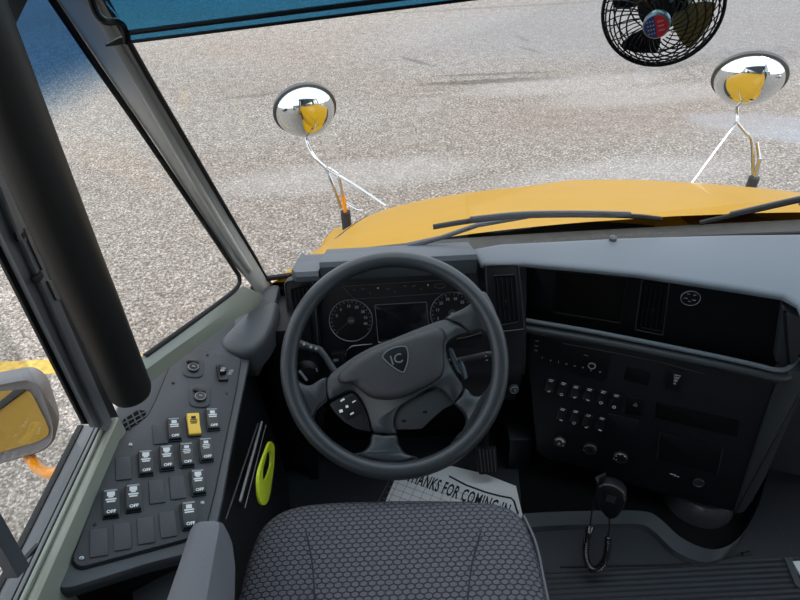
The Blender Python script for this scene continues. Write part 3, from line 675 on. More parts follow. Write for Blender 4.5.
for (x, y, r_, ty) in ((559.5, 441.5, .0155, 0), (590, 449, .0165, 1), (620.5, 457.5, .0175, 2)):
    c_ = S.px(x, y, .01); bm = B(); lathe(bm, S, [(r_, 0), (r_, .009), (r_ * .93, .012), (r_ * .55, .012), (r_ * .5, .018), (.0005, .018)], 28, *c_); kb = part('climate_knob', bm, M['switch'], dash)
    bm = B(); frame_ring(bm, S, circ(c_[0], c_[1], r_ * .99, 32), .0011, .009, .0126, .0003); part('knob_ring', bm, M['alu'], kb)
    bm = B(); a0 = .2; n_ = 18
    arc = [S.w(c_[0] + r_ * .82 * math.cos(a0 + 2.6 * k / n_), c_[1] + r_ * .82 * math.sin(a0 + 2.6 * k / n_), .0125) for k in range(n_ + 1)]; tube(bm, arc, .0006, 5)
    if ty == 0: tube(bm, [S.w(c_[0] + r_ * .62 * math.cos(a0 + 2.6 * k / n_), c_[1] + r_ * .62 * math.sin(a0 + 2.6 * k / n_), .0125) for k in range(n_ + 1)], .0012, 5); text(bm, S, 'A', c_[0], c_[1] - .001, .012, .018)
    if ty == 2:
        for k in range(5): q = a0 + .6 + k * 1.05; fbox(bm, S, c_[0] + r_ * .68 * math.cos(q), c_[1] + r_ * .68 * math.sin(q), .003, .003, .012, .0127)
    q = 3.6 if ty else 5.6; fbox(bm, S, c_[0] + r_ * .95 * math.cos(q), c_[1] + r_ * .95 * math.sin(q), .0035, .0035, .009, .0126)
    part('knob_print', bm, M['white'] if ty != 1 else M['grey_print'], kb)
sp('card_slot', S, [(656, 402), (740, 421), (737, 437), (655, 418)], 0, .0012, 'pit', dash)
tr = sp('tray_door', S, [(659, 433), (723, 448), (717, 475), (656, 458)], 0, .003, 'black', dash)
bm = B(); P_ = [S.w(*S.px(x, y, .004), .004) for x, y in ((660, 432), (657, 459))]; tube(bm, P_, .0009, 6); part('tray_edge', bm, M['padlo'], tr); bm = B(); P_ = [S.w(*S.px(x, y, .004), .004) for x, y in ((723, 448), (717, 476))]; tube(bm, P_, .0016, 6); part('tray_edge', bm, M['padlo'], tr)
c_ = S.px(698.5, 483.5, .004); bm = B(); lathe(bm, S, [(.014, 0), (.014, .003), (.012, .0045), (.0105, .002), (.0005, .002)], 24, *c_); part('outlet_cap', bm, M['padlo'], dash)
bm = B(); a_, b_ = S.px(675, 476, .002)
for dx, dy, w_, h_ in ((-.008, .002, .010, .0016), (.0, .0, .003, .006), (.007, -.001, .006, .0018)): fbox(bm, S, a_ + dx, b_ + dy, w_, h_, 0, .0008)
part('power_symbol', bm, M['white'], dash)
c_ = Fr((0, .985, .38), (1, 0, 0), (0, .2, 1)); q = c_.px(514, 389, .004); bm = B(); lathe(bm, c_, [(.012, 0), (.012, .006), (.009, .009), (.0005, .009)], 20, *q); k_ = part('dimmer_knob', bm, M['padlo'], dash)
bm = B(); frame_ring(bm, c_, circ(q[0], q[1], .010, 20), .0012, .008, .0095, .0002); fbox(bm, c_, q[0] + .002, q[1], .004, .006, .009, .0095); part('knob_print', bm, M['grey_print'], k_)
# foot of the stack
ft = PZ(712, 531, .0); bm = B(); fr = Fr((ft.x + .002, ft.y + .095, 0), (1, 0, 0), (0, 1, 0)); lathe(bm, fr, [(.092, .0), (.088, .02), (.080, .045), (.070, .06), (.0005, .06)], 36); part('stack_foot', bm, mat('smooth_black', srgb(58, 60, 64), .2), dash)

# instruments
ic = thing('instrument_cluster', 'black instrument cluster with two round gauges and a center display', 'instrument cluster', (0, 1.05, .5))
bm = B(); plate(bm, CL, rnd(CL.pxs([(318, 272), (478, 264), (484, 345), (318, 358)]), .02, 5), -.004, .002, .001); part('cluster_face', bm, M['dark'], ic)
def gauge(cx, cy, rp, labels, angs):
    c_ = CL.px(cx, cy, .004); r_ = (CL.px(cx + rp, cy, .004)[0] - c_[0])
    bm = B(); lathe(bm, CL, [(r_, .0), (r_, .005), (r_ * .97, .006), (r_ * .95, .0035), (.0005, .0035)], 48, *c_); g = part('gauge', bm, M['black'], ic)
    bm = B(); frame_ring(bm, CL, circ(c_[0], c_[1], r_, 56), .0016, .004, .0068, .0004); part('gauge_ring', bm, M['steel'], g)
    bm = B()
    for s_, d in zip(labels, angs): text(bm, CL, s_, c_[0] + r_ * .68 * math.cos(rad(d)), c_[1] + r_ * .68 * math.sin(rad(d)), .0095, .0037, bold=.01)
    for k in range(21): d = rad(220 - k * 12.5); fbox(bm, CL, c_[0] + r_ * .88 * math.cos(d), c_[1] + r_ * .88 * math.sin(d), .0035 if k % 3 else .005, .0008, .0036, .004, d)
    part('dial_print', bm, M['grey_print'], g)
    bm = B(); lathe(bm, CL, [(.009, .0035), (.009, .006), (.0005, .0065)], 20, *c_); fbox(bm, CL, c_[0] - r_ * .36, c_[1] - r_ * .25, r_ * .8, .002, .0045, .0055, rad(218)); part('needle', bm, M['padlo'], g)
    bm = B(); text(bm, CL, 'x100', c_[0], c_[1] - .0, .006, .0066) if labels[0] == '0' else fbox(bm, CL, c_[0] - .0, c_[1], .008, .003, .006, .0066); part('hub_print', bm, M['grey_print'], g)
gauge(351, 320.5, 22, ['0', '5', '10', '20', '30', '35', '40'], [158, 128, 95, 64, 34, 8, -16])
gauge(452, 313, 22, ['5', '15', '25', '35', '45', '55', '65'], [200, 165, 135, 105, 75, 45, 15])
d_ = sp('display', CL, [(375, 306), (426, 303), (429, 336), (378, 339)], 0, .004, 'gloss', ic)
ringp('display_frame', CL, [(374.5, 305), (427, 302), (430, 340), (378, 343)], .0013, .002, .0055, 'steel', ic, .004)
bm = B(); frame_ring(bm, CL, rnd(CL.pxs([(342, 286), (470, 278), (460, 292), (354, 299)]), .006, 4), .0008, .002, .0028, .0002)
for x, y, w_ in ((354, 290, .006), (363, 289, .010), (370, 293, .004), (378, 288, .004), (388, 289, .010), (395, 292, .004), (405, 286, .008), (414, 286, .010), (421, 289, .004), (428, 286, .003)):
    a_, b_ = CL.px(x, y, .003); fbox(bm, CL, a_, b_, w_, .0015, .002, .003, random.uniform(-.5, .5))
a_, b_ = CL.px(440, 286, .003); frame_ring(bm, CL, circ(a_, b_, .014, 20, .006), .0008, .002, .0028, .0002)
part('telltale_strip', bm, mat('telltale_print', srgb(95, 100, 105), .5), ic)
bm = B(); a_, b_ = CL.px(378, 288, .003); fbox(bm, CL, a_, b_, .004, .003, .003, .0036); a_, b_ = CL.px(428, 285, .003); fbox(bm, CL, a_, b_, .0025, .004, .003, .0036); part('telltale', bm, M['white'], ic)

# ================================================================== STEERING
wc = PZ(394.5, 362, .645); e_ = rad(50)
WF = Fr(wc, (1, 0, 0), (0, math.sin(e_), math.cos(e_)))
RW = .2075
whl = thing('steering_wheel', 'large dark grey four spoke steering wheel with shield emblem', 'steering wheel', tuple(wc))
bm = B(); tube(bm, [WF.w(RW * math.cos(2 * math.pi * k / 96), RW * math.sin(2 * math.pi * k / 96), .012) for k in range(96)], .0165, 18, closed=True); part('rim', bm, M['wheel'], whl)
def wp(pts, h=0): return WF.pxs(pts, h)
def spoke(pts, h1, name='spoke'):
    o = smooth_closed(wp(pts, h1), 5); bm = B(); plate(bm, WF, o, -.02, h1, prof=[(0, h1 - .014), (.0015, h1 - .007), (.004, h1 - .002), (.008, h1)], star=True); return part(name, bm, M['wheel'], whl, sharp=70)
spoke([(286, 362), (290, 372), (298, 381), (309, 385), (325, 377), (327, 388), (326, 400), (316, 409), (312, 421), (313, 432), (305, 428), (292, 405), (284, 380)], .006)
spoke([(446, 317.5), (456, 311), (466, 306), (476, 298), (484, 290), (492, 300), (500, 320), (502, 340), (498, 355), (495, 345), (489, 335), (481, 330), (470, 331.5), (458, 323)], .008)
spoke([(466, 388), (473, 395), (482, 395), (490, 386), (496, 374), (500, 380), (494, 400), (480, 423), (462, 440), (452, 444), (463, 432), (467, 420), (462, 410), (455, 403), (461, 396)], .006)
spoke([(372, 434), (384, 435), (396, 435), (399, 445), (406, 454), (418, 459), (400, 464), (380, 463), (352, 456), (362, 452), (369, 445)], .006)
# seams between spokes and hub
def hubplate():
    o = smooth_closed(wp([(327, 378), (345, 362), (368, 348), (395, 337), (420, 327), (444, 319), (457, 323), (469, 332), (456, 337), (447, 345), (449, 360), (456, 374), (464, 387), (460, 396), (454, 402), (444, 392), (432, 388), (415, 398), (402, 406), (396, 414), (394, 425), (396, 434), (384, 434), (373, 432), (369, 420), (365, 408), (358, 396), (350, 391), (338, 396), (328, 399)], .002), 4)
    bm = B(); plate(bm, WF, o, -.022, .004, prof=[(0, -.010), (.0008, -.004), (.002, .001), (.0035, .003)]); return part('hub_plate', bm, M['wheel'], whl, sharp=70)
hubplate()
o = smooth_closed(wp([(338, 375), (352, 362), (375, 348), (400, 338), (425, 330), (440, 327), (446, 334), (444, 348), (445, 362), (443, 374), (435, 382), (420, 390), (404, 397), (388, 400), (372, 398), (362, 392), (352, 384), (340, 383)], .012), 4)
bm = B(); plate(bm, WF, o, .0, .02, prof=[(0, .003), (.001, .008), (.004, .0125), (.009, .0155), (.016, .0175), (.024, .0185)], star=True); hp = part('horn_pad', bm, M['wheelpad'], whl, sharp=80)
em = wp([(381, 357), (386, 351), (394, 347), (403, 345.5), (407.5, 347), (409, 355), (408, 364), (404, 374), (396, 370), (388, 364)], .019)
bm = B(); frame_ring(bm, WF, rnd(em, .006, 4), .0024, .0178, .0205, .0008); part('emblem_rim', bm, M['pad'], hp)
bm = B(); plate(bm, WF, rnd(offset(ccw(em), .0022), .004, 4), .0178, .0188, .0003); part('emblem_field', bm, M['black'], hp)
bm = B(); a_, b_ = WF.px(396.5, 359.5, .019); text(bm, WF, 'IC', a_, b_, .026, .0190, .0006, rad(14), bold=.01); part('emblem_letters', bm, M['pad'], hp)
# lower hub plate, dark and recessed
bm = B(); plate(bm, WF, rnd(wp([(388, 412), (402, 404), (440, 386), (456, 396), (458, 402), (444, 409), (432, 419), (422, 429), (393, 430)], -.01), .004, 3), -.03, -.01, .003); lc = part('lower_hub_cover', bm, M['padlo'], whl)
bm = B()
for x, y in ((404, 421), (425, 412)): a_, b_ = WF.px(x, y, -.01); fbox(bm, WF, a_, b_, .009, .0045, -.010, -.0092, .15, r=.002)
part('cover_slot', bm, M['pit'], lc)
# thumb buttons
bp_ = rnd(wp([(329, 404), (340, 398), (352, 392.5), (358, 397), (364, 408), (369, 420), (371, 432), (356, 429), (344, 422), (335, 413)], .0), .004, 3)
bm = B(); plate(bm, WF, bp_, -.02, .0, .002); bpod = part('button_pod', bm, M['dark'], whl)
bm = B(); plate(bm, WF, rnd(wp([(333, 405), (351, 395), (360, 403), (363, 412), (346, 421)], .003), .004, 3), 0, .003, .001); part('thumb_pad', bm, M['black'], bpod)
bm = B()
for x, y, w_, h_ in ((342.5, 400, .010, .004), (354, 401.5, .009, .003), (347, 406.5, .006, .006), (341, 411, .008, .007), (352, 413.5, .009, .004)):
    a_, b_ = WF.px(x, y, .003); fbox(bm, WF, a_, b_, w_ * .85, h_ * .8, .003, .0038, .5 if w_ > h_ * 1.5 else .2)
part('button_symbol', bm, M['white'], bpod)
# column
col = thing('steering_column', 'black steering column shroud with stalks behind the steering wheel', 'steering column', tuple(wc))
bm = B(); tube(bm, [WF.w(0, -.005, -.022), WF.w(0, -.005, -.06), WF.w(0, -.01, -.14), WF.w(0, -.03, -.30), WF.w(0, -.06, -.42)], [.05, .06, .055, .045, .03], 24); part('column_shroud', bm, M['black'], col)
def stalk(pts, rs, h, name, m='padlo'):
    bm = B(); tube(bm, smooth_open([WF.w(*WF.px(x, y, h), h) for x, y in pts], 4), rs, 12) if not isinstance(rs, list) else tube(bm, [WF.w(*WF.px(x, y, h), h) for x, y in pts], rs, 12); return part(name, bm, M[m], col)
st = stalk([(297, 343), (306, 346), (308, 346.5), (320, 350), (325, 356), (336, 374), (360, 385)], [.0085, .0088, .0075, .0078, .0065, .0085, .009], -.055, 'signal_stalk')
bm = B()
for x, y in ((299, 342), (304, 344), (311, 347), (316, 348.5)): a_, b_ = WF.px(x, y, -.046); fbox(bm, WF, a_, b_, .005, .005, -.048, -.0455, .4)
part('stalk_print', bm, M['grey_print'], st)
st = stalk([(492, 354), (484, 355), (470, 358), (458, 361), (430, 366)], [.006, .0065, .006, .0075, .009], -.055, 'shift_stalk')
bm = B()
for x, y in ((487, 352), (486, 356), (487, 360)): a_, b_ = WF.px(x, y, -.047); fbox(bm, WF, a_, b_, .004, .002, -.050, -.0475)
part('stalk_print', bm, M['grey_print'], st)
stalk([(457, 340), (468, 338), (482, 334)], .004, -.045, 'retarder_lever', 'black')
bm = B(); plate(bm, WF, rnd(wp([(449, 347), (453, 349), (459, 365), (464, 376), (457, 372), (451, 358)], -.03), .002, 2), -.045, -.03, .002); part('paddle', bm, M['pad'], col)
bm = B(); plate(bm, WF, rnd(wp([(460, 358), (465, 366), (468, 378), (464, 380), (459, 368)], -.04), .002, 2), -.055, -.04, .002); part('paddle', bm, M['pad'], col)
Fk = Fr(PY(307, 371, .96), (1, 0, 0), (0, .3, 1)); bm = B(); lathe(bm, Fk, [(.030, -.05), (.028, .0), (.022, .006), (.019, .018), (.0005, .02)], 28); hs = part('headlight_knob', bm, M['black'], col)
bm = B(); fbox(bm, Fk, -.006, 0, .004, .030, .018, .024, .5); fbox(bm, Fk, .024, .004, .002, .010, .004, .006, .2); part('knob_mark', bm, M['grey_print'], hs)
ig = Fr(PY(336, 360, 1.0), (1, 0, 0), (0, .3, 1)); bm = B(); plate(bm, ig, rnd(ig.pxs([(331, 354), (344, 352), (346, 364), (333, 366)]), .003, 3), -.02, 0, .001); i_ = part('side_switch', bm, M['dark'], dash)
bm = B(); q = ig.px(336, 360, 0)
for k in (-1, 1): fbox(bm, ig, q[0], q[1] + k * .002, .012, .0015, 0, .0006)
part('switch_print', bm, M['grey_print'], i_)
bm = B(); tube(bm, [CL.w(*CL.px(x, y, .012), .012) for x, y in ((344, 362), (347, 350), (352, 346), (372, 344))], .0012, 6); part('cluster_trim', bm, M['steel'], ic)

# ================================================================== LEFT CONSOLE
con = thing('switch_console', 'dark grey console of switches along the driver side window', 'console', (-.4, .6, 0))
kt = V((1, 0, -.45)).normalized(); K = Fr((-.32, .6, .60), kt, (0, 1, 0)); PH = rad(20)
outer = K.pxs([(56, 588), (77, 535), (100, 468), (108, 443), (110, 430), (116, 404), (140, 375), (173, 352), (205, 330), (232, 312), (250, 322), (251, 360), (243, 400), (233, 450), (225, 497), (214, 547), (150, 563), (70, 588)])
bm = B(); plate(bm, K, rnd(outer, .012, 3), -.032, -.006, prof=[(0, -.016), (.001, -.010), (.004, -.007)]); part('console_shell', bm, M['console'], con)
bm = B(); _o = offset(ccw(outer), .012); loft(bm, [[V((K.w(a, b).x, K.w(a, b).y, .004)) for a, b in _o], [K.w(a, b, -.03) for a, b in _o]]); cb = part('console_base', bm, M['dark'], con)
inner = K.pxs([(183, 343), (241, 358), (237, 385), (215, 490), (205, 530), (185, 539), (80, 567), (72, 560), (99, 488), (104, 458), (112, 446), (148, 416), (155, 403), (177, 350)])
bm = B(); plate(bm, K, rnd(inner, .008, 4), -.007, 0, .0012); pn = part('switch_plate', bm, M['panel'], con)
bm = B(); frame_ring(bm, K, ccw([tuple(p) for p in offset(ccw(rnd(inner, .008, 4)), -.0022)]), .0022, -.007, -.0045, .0002); part('plate_gap', bm, M['rubber'], con)
def kbox(px, py, w_, h_, h1, bev=.0012, m='switch', par=None, name='rocker_switch', r=.0015, ang=PH):
    a_, b_ = K.px(px, py, h1); bm = B(); plate(bm, K, rnd(rect(a_, b_, w_, h_, ang), r, 2), 0, h1, bev); return part(name, bm, M[m], par or con), (a_, b_)
def loc_(c, dx, dy, ang=PH): return (c[0] + dx * math.cos(ang) - dy * math.sin(ang), c[1] + dx * math.sin(ang) + dy * math.cos(ang))
for x, y in ((160, 433.5), (123.5, 468), (157, 491), (177.5, 487), (99, 542), (122.5, 536), (146, 530), (168, 524)): kbox(x, y, .0235, .0425, .0028, .0012, 'panel', name='blank_plate')
def ksw(x, y, ty='lamp', yellow=False):
    """a rocker: the upper half is proud, the lower half pressed in"""
    c = K.px(x, y, .009); w_, h_ = .0205, .043
    def P_(dx, dy, h): q = loc_(c, dx, dy); return K.w(q[0], q[1], h)
    bm = B(); plate(bm, K, rnd(rect(c[0], c[1], w_ + .004, h_ + .004, PH), .002, 2), 0, .003, .0008); s_ = part('rocker_switch', bm, M['switch'], con, 'yellow rocker switch' if yellow else None)
    bm = B(); prof = [(-h_ / 2, .002), (-h_ / 2, .008), (-h_ * .42, .0095), (-.002, .0075), (h_ * .40, .0125), (h_ / 2, .0115), (h_ / 2, .002)]
    loft(bm, [[P_(sx * (w_ / 2 - (0 if e else .0008)), dy, hh) for dy, hh in prof] for sx, e in ((-1, 1), (1, 1))]); part('rocker', bm, M['yellow_sw'] if yellow else M['switch'], s_)
    hh = lambda dy: (.0075 + (dy + .002) / (h_ * .4 + .002) * .005) if dy > -.002 else (.0095 - (dy + h_ * .42) / (h_ * .42 - .002) * .002)
    bm = B()
    def mk(dx, dy, ww, hg):
        pts = [(dx - ww / 2, dy - hg / 2), (dx + ww / 2, dy - hg / 2), (dx + ww / 2, dy + hg / 2), (dx - ww / 2, dy + hg / 2)]
        bm.faces.new([bm.verts.new(P_(a, b, hh(b) + .0005)) for a, b in pts])
    if ty == 'lamp':
        mk(0, .0125, .011, .0065); mk(0, .0085, .007, .003)
        for k, ww in ((.0045, .015), (.0012, .012)): mk(0, k, ww, .0023)
    elif ty == 'plain':
        mk(0, .012, .009, .006); mk(0, .007, .015, .0022); mk(0, .0035, .014, .0022)
    else:
        mk(0, .012, .008, .005); mk(0, .0075, .012, .0016); mk(0, .0045, .013, .0016); mk(0, .0015, .010, .0016)
    part('switch_print', bm, M['ink'] if yellow else M['white'], s_)
    if not yellow:
        q = loc_(c, 0, -.0165); bm = B(); text(bm, K, 'OFF', q[0], q[1], .0074, .0095, ang=PH, bold=.03); part('switch_lettering', bm, M['white'], s_)
        bm = B(); bm.faces.new([bm.verts.new(P_(a, b, hh(b) + .0004)) for a, b in ((-.009, .0165), (.009, .0165), (.009, .0190), (-.009, .0190))]); part('switch_lens', bm, M['grey_print'], s_)
for x, y, ty in ((174.5, 428), (213, 418), (146, 461.5), (167, 456.5), (187, 453.5), (206.5, 448.5), (198.5, 481), (111, 502), (133.5, 496.5), (189.5, 514)) and [(174.5, 428, 'plain'), (213, 418, 'plain'), (146, 461.5, 'lamp'), (167, 456.5, 'lamp'), (187, 453.5, 'x'), (206.5, 448.5, 'x'), (198.5, 481, 'lamp'), (111, 502, 'lamp'), (133.5, 496.5, 'lamp'), (189.5, 514, 'plain')]: ksw(x, y, ty)
ksw(194, 423.5, 'x', True)
for x, y in ((193, 366.5), (200, 395.5)):
    a_, b_ = K.px(x, y, .002); bm = B(); plate(bm, K, rnd(rect(a_, b_, .039, .056, rad(12)), .016, 6), 0, .003, .0012); pd = part('heat_control', bm, M['panel'], con)
    q = loc_((a_, b_), -.002, .010, rad(12)); bm = B(); plate(bm, K, rnd(rect(q[0], q[1], .023, .010, rad(8)), .005, 5), .003, .009, .003); part('slide_button', bm, M['switch'], pd)
    q = loc_((a_, b_), 0, -.006, rad(12)); bm = B(); lathe(bm, K, [(.0115, .003), (.0115, .006), (.0095, .0085), (.0005, .0085)], 24, *q); part('round_button', bm, M['switch'], pd)
    bm = B(); frame_ring(bm, K, circ(q[0], q[1], .0098, 24), .0011, .0078, .0090, .0003); fbox(bm, K, q[0], q[1] + .001, .006, .002, .0085, .0092); part('button_mark', bm, M['grey_print'], pd)
tg, c = kbox(222.5, 372, .019, .040, .006, .001, 'switch', name='mirror_switch')
q = loc_(c, 0, .004); bm = B(); plate(bm, K, rnd(rect(q[0], q[1], .013, .022, PH), .003, 3), .005, .017, .003); part('toggle', bm, M['switch'], tg)
q = loc_(c, 0, .0); bm = B(); fbox(bm, K, q[0], q[1], .009, .003, .017, .0178, PH); fbox(bm, K, q[0] - .001, q[1] - .006, .008, .004, .015, .0178, PH); part('toggle_mark', bm, M['grey_print'], tg)
q = loc_(c, .018, .004); bm = B()
for k in (-1, 0, 1): fbox(bm, K, q[0] + .001 * k, q[1] + .0055 * k, .008, .003, 0, .0006, PH)
part('panel_print', bm, M['grey_print'], con)
for x, y in ((207.5, 354.5), (173, 382.5), (227, 393), (130.5, 444.5), (202.5, 502.5), (81.5, 558), (95, 524)):
    a_, b_ = K.px(x, y, .001); bm = B(); lathe(bm, K, [(.0032, -.001), (.003, .0012), (.0012, .0016), (.0005, .0008)], 14, a_, b_); part('screw', bm, M['steel'] if y > 440 and y != 524 else M['switch'], con)
# defroster grilles in the shell by the post
KS = K.off(-.0065)
bm = B(); vg = KS.pxs([(121, 428), (123, 420), (138, 410), (146, 411), (145, 418), (126, 431)]); plate(bm, KS, rnd(vg, .002, 2), 0, .0008); gr_ = part('speaker_grille', bm, M['pit'], con)
bm = B()
for a0, a1 in (((126, 417.5), (130, 429)), ((132, 413.5), (137, 424.5)), ((138, 409.5), (143, 420.5)), ((122, 424), (146, 411.5)), ((123.5, 429), (146, 416))): tube(bm, [KS.w(*KS.px(*a0, .001), .001), KS.w(*KS.px(*a1, .001), .001)], .0013, 6)
part('grille_bar', bm, M['console'], gr_)
bm = B(); plate(bm, KS, rnd(KS.pxs([(155, 361), (165, 354), (166, 358), (157, 362)]), .001, 2), 0, .0008); part('defrost_slot', bm, M['pit'], con)
# pad toward the windshield corner and its bump
KP = Fr(PZ(215, 325, .62), (1, -.25, -.1), (.2, 1, .05)); 
pp = [(205, 331), (228, 312), (245, 300), (268, 285), (280, 284), (277, 296), (272, 316), (254, 352), (236, 352)]
bm = B(); plate(bm, KP, rnd(KP.pxs(pp), .01, 3), -.08, 0, .006); part('corner_shelf', bm, M['console'], con)
bb = [(219, 341), (234, 323), (252, 307), (268, 299), (278, 300), (276, 316), (266, 336), (252, 349), (236, 350)]
bm = B(); o = smooth_closed(KP.pxs(bb, .02), 4); plate(bm, KP, o, -.05, .020, prof=[(0, -.004), (.001, .006), (.005, .013), (.011, .017), (.017, .019)], star=True); part('corner_bump', bm, M['console'], con, sharp=80)
bm = B(); box(bm, -.33, xl + .02, .98, 1.12, .25, .60, .02); part('corner_filler', bm, M['dark'], con)
# cup holder shelf behind the console
CZ = Fr((0, 0, .56), (1, 0, 0), (0, 1, 0)); bm = B(); plate(bm, CZ, rnd(CZ.pxs([(30, 660), (58, 596), (150, 572), (210, 562), (222, 600), (222, 680), (60, 700)]), .01, 3), -.1, 0, .006); cs = part('holder_shelf', bm, M['console'], con)
a_, b_ = CZ.px(98, 612); bm = B(); lathe(bm, CZ, [(.050, 0), (.049, .003), (.045, .003), (.043, .001), (.0005, .001)], 36, a_, b_); part('cup_holder', bm, M['pit'], con)
# side pocket rails and the lime grip
XS = Fr((-.285, .7, .4), (0, 1, 0), (0, 0, 1))      # normal points to +x
def xs(x, y, h=0): a_, b_ = XS.px(x, y, h); return XS.w(a_, b_, h)
for a0, a1, r_ in (((262, 422), (240, 502), .0026), ((266, 425), (245, 508), .0009), ((258, 424), (226, 520), .0016)):
    bm = B(); tube(bm, [xs(*a0), xs(*a1)], r_, 8); part('pocket_rail', bm, M['alu'] if a0[0] != 258 else M['dark'], con)
lg_o = smooth_closed(XS.pxs([(269, 442), (273, 446), (273, 462), (271, 480), (268, 498), (264, 505), (259, 502), (257, 490), (257.5, 474), (263, 456)]), 5)
lg_i = smooth_closed(XS.pxs([(268.5, 451), (270, 454), (270, 464), (268, 472), (265, 479), (263, 480), (262, 476), (262.5, 468), (265, 459), (267, 453)]), 5)
bm = B(); loft(bm, [[XS.w(a, b, h) for a, b in p] for p, h in ((lg_i, -.002), (lg_o, -.002), (lg_o, .0015), (offset(ccw(lg_o), .0012) if area(lg_o) > 0 else offset(ccw(lg_o), .0012)[::-1], .003), (lg_i, .002), (lg_i, -.002))], False, False)
single('seatbelt_cutter', bm, M['lime'], 'lime green looped plastic grip hanging beside the switch console', 'grip')

# ================================================================== SEAT
seat = thing('driver_seat', 'grey honeycomb cloth driver seat with side armrest', 'seat', (-.02, .35, 0))
SZ = Fr((0, 0, .47), (1, 0, 0), (0, 1, 0))
so_ = smooth_closed(SZ.pxs([(196, 760), (221, 660), (236, 596), (247, 554), (262, 522), (288, 506), (330, 500), (390, 498), (450, 498), (497, 501), (521, 512), (534, 540), (546, 585), (556, 650), (564, 760), (380, 800)]), 5)
bm = B(); plate(bm, SZ, so_, -.11, .016, prof=[(-.004, -.09), (-.004, -.035), (.0, -.018), (.008, -.004), (.02, .005), (.04, .012), (.065, .015), (.09, .016)], star=True); part('seat_cushion', bm, M['cloth'], seat, sharp=80)
def seam(pts, m='seam', r=.0016, dz=0.0):
    P_ = smooth_open([PZ(x, y, .47 + z_) for x, y, z_ in pts], 5); bm = B(); tube(bm, P_, r, 6); return part('seam', bm, M[m], seat)
seam([(299, 512, .008), (304, 525, .0135), (309, 545, .0165), (313, 570, .0155), (315, 610, .016), (314, 660, .016)])
seam([(489, 512, .008), (483, 525, .0135), (477, 545, .0165), (471, 570, .0155), (467, 610, .016), (466, 660, .016)])
bm = B(); P_ = smooth_open([PZ(x, y, .462) for x, y in ((524, 516), (536, 543), (544, 580), (549, 605), (555, 650))], 5); tube(bm, P_, .0022, 6); part('piping', bm, M['seatside'], seat, 'light grey piping')
bm = B(); box(bm, -.22, .18, .12, .50, .0, .37, .03); part('pedestal', bm, M['black'], seat)
AZ = Fr((0, 0, .655), (1, 0, 0), (0, 1, 0))
rs_ = []
for Lp, Cp, Rp, dz in (((199, 528), (216, 527), (220, 532), -.022), ((194, 524.5), (219, 522), (225, 527), -.004), ((190, 531), (219, 529), (229, 537), 0), ((180, 562), (213, 562), (232, 560), 0), ((167, 600), (206, 602), (231, 600), 0), ((138, 690), (192, 690), (226, 690), 0), ((130, 720), (186, 720), (220, 720), -.02)):
    a_, c_, r_ = PZ(*Lp, .652 + dz), PZ(*Cp, .662 + dz), PZ(*Rp, .605 + dz)
    m1 = a_.lerp(c_, .3) + V((0, 0, .006)); m2 = c_.lerp(r_, .35) + V((.003, 0, .002))
    rs_.append([a_ + V((.004, 0, -.055)), a_ + V((-.003, 0, -.02)), a_, m1, a_.lerp(c_, .8) + V((0, 0, .004)), c_, m2, r_, r_ + V((.001, 0, -.018)), V((r_.x - .006, r_.y, a_.z - .055))])
bm = B(); loft(bm, rs_); part('armrest', bm, M['seatside'], seat, sharp=50)
bm = B(); q = AZ.px(200, 690); box(bm, q[0] - .02, q[0] + .03, .1, .16, .35, .60, .01); part('armrest_bracket', bm, M['black'], seat)
bm = B(); box(bm, -.25, .21, .02, .12, .45, 1.0, .04); part('backrest', bm, M['cloth'], seat)

# ================================================================== FLOOR ITEMS
PF = Fr((0, 0, .004), (1, 0, 0), (0, 1, 0))
pm = thing('paper_floor_mat', 'printed paper floor mat reading THANKS FOR COMING IN', 'floor mat', (0, .9, 0))
po = PF.pxs([(386, 500), (398, 472), (406, 466), (430, 470), (452, 466), (485, 474), (516, 486), (519, 500), (540, 590), (370, 590)])
bm = B(); plate(bm, PF, po, -.003, 0.0); part('paper_sheet', bm, M['paper'], pm)
u0 = V(PF.px(407, 480)); u1 = V(PF.px(512, 518)); ta = math.atan2((u1 - u0).y, (u1 - u0).x)
def pf(x, y): return PF.w(*PF.px(x, y, .0006), .0006)
def ribbon(bm, fr, pts, w_, h): 
    P_ = [V(fr.px(x, y, h)) for x, y in pts]; L_ = []; R_ = []
    for i, p in enumerate(P_):
        d = (P_[min(i + 1, len(P_) - 1)] - P_[max(i - 1, 0)]).normalized(); nn = V((-d.y, d.x)); L_.append(p + nn * w_ / 2); R_.append(p - nn * w_ / 2)
    plate(bm, fr, [tuple(p) for p in L_] + [tuple(p) for p in reversed(R_)], h - .0003, h)
bm = B(); ribbon(bm, PF, [(449, 476), (466, 485), (485, 492), (500, 496), (511, 498), (514, 501), (518, 514)], .0055, .0008); part('printed_border', bm, M['ink'], pm)
mid = (u0 + u1) / 2; wid = (u1 - u0).length
bm = B(); text(bm, PF, 'THANKS FOR COMING IN', mid.x, mid.y + .016, .058, .0004, ang=ta, xs=wid / (.058 * 13.0), bold=.022, sp=1.1); part('printed_text', bm, M['ink'], pm)
bm = B(); du = (u1 - u0).normalized(); dv = V((-du.y, du.x))
for k in range(16): 
    a_ = u0 + du * (wid * (-.15 + k * .085)); p0, p1 = a_ - dv * .10, a_ + dv * .03; q = (p0 + p1) / 2; fbox(bm, PF, q.x, q.y, .0011, .13, .0002, .0004, ta)
for k in range(7): a_ = u0 + dv * (.02 - k * .02) + du * wid * .42; fbox(bm, PF, a_.x, a_.y, wid * 1.1, .0011, .0002, .0004, ta)
part('printed_grid', bm, mat('grid_print', srgb(150, 150, 152), .8), pm)
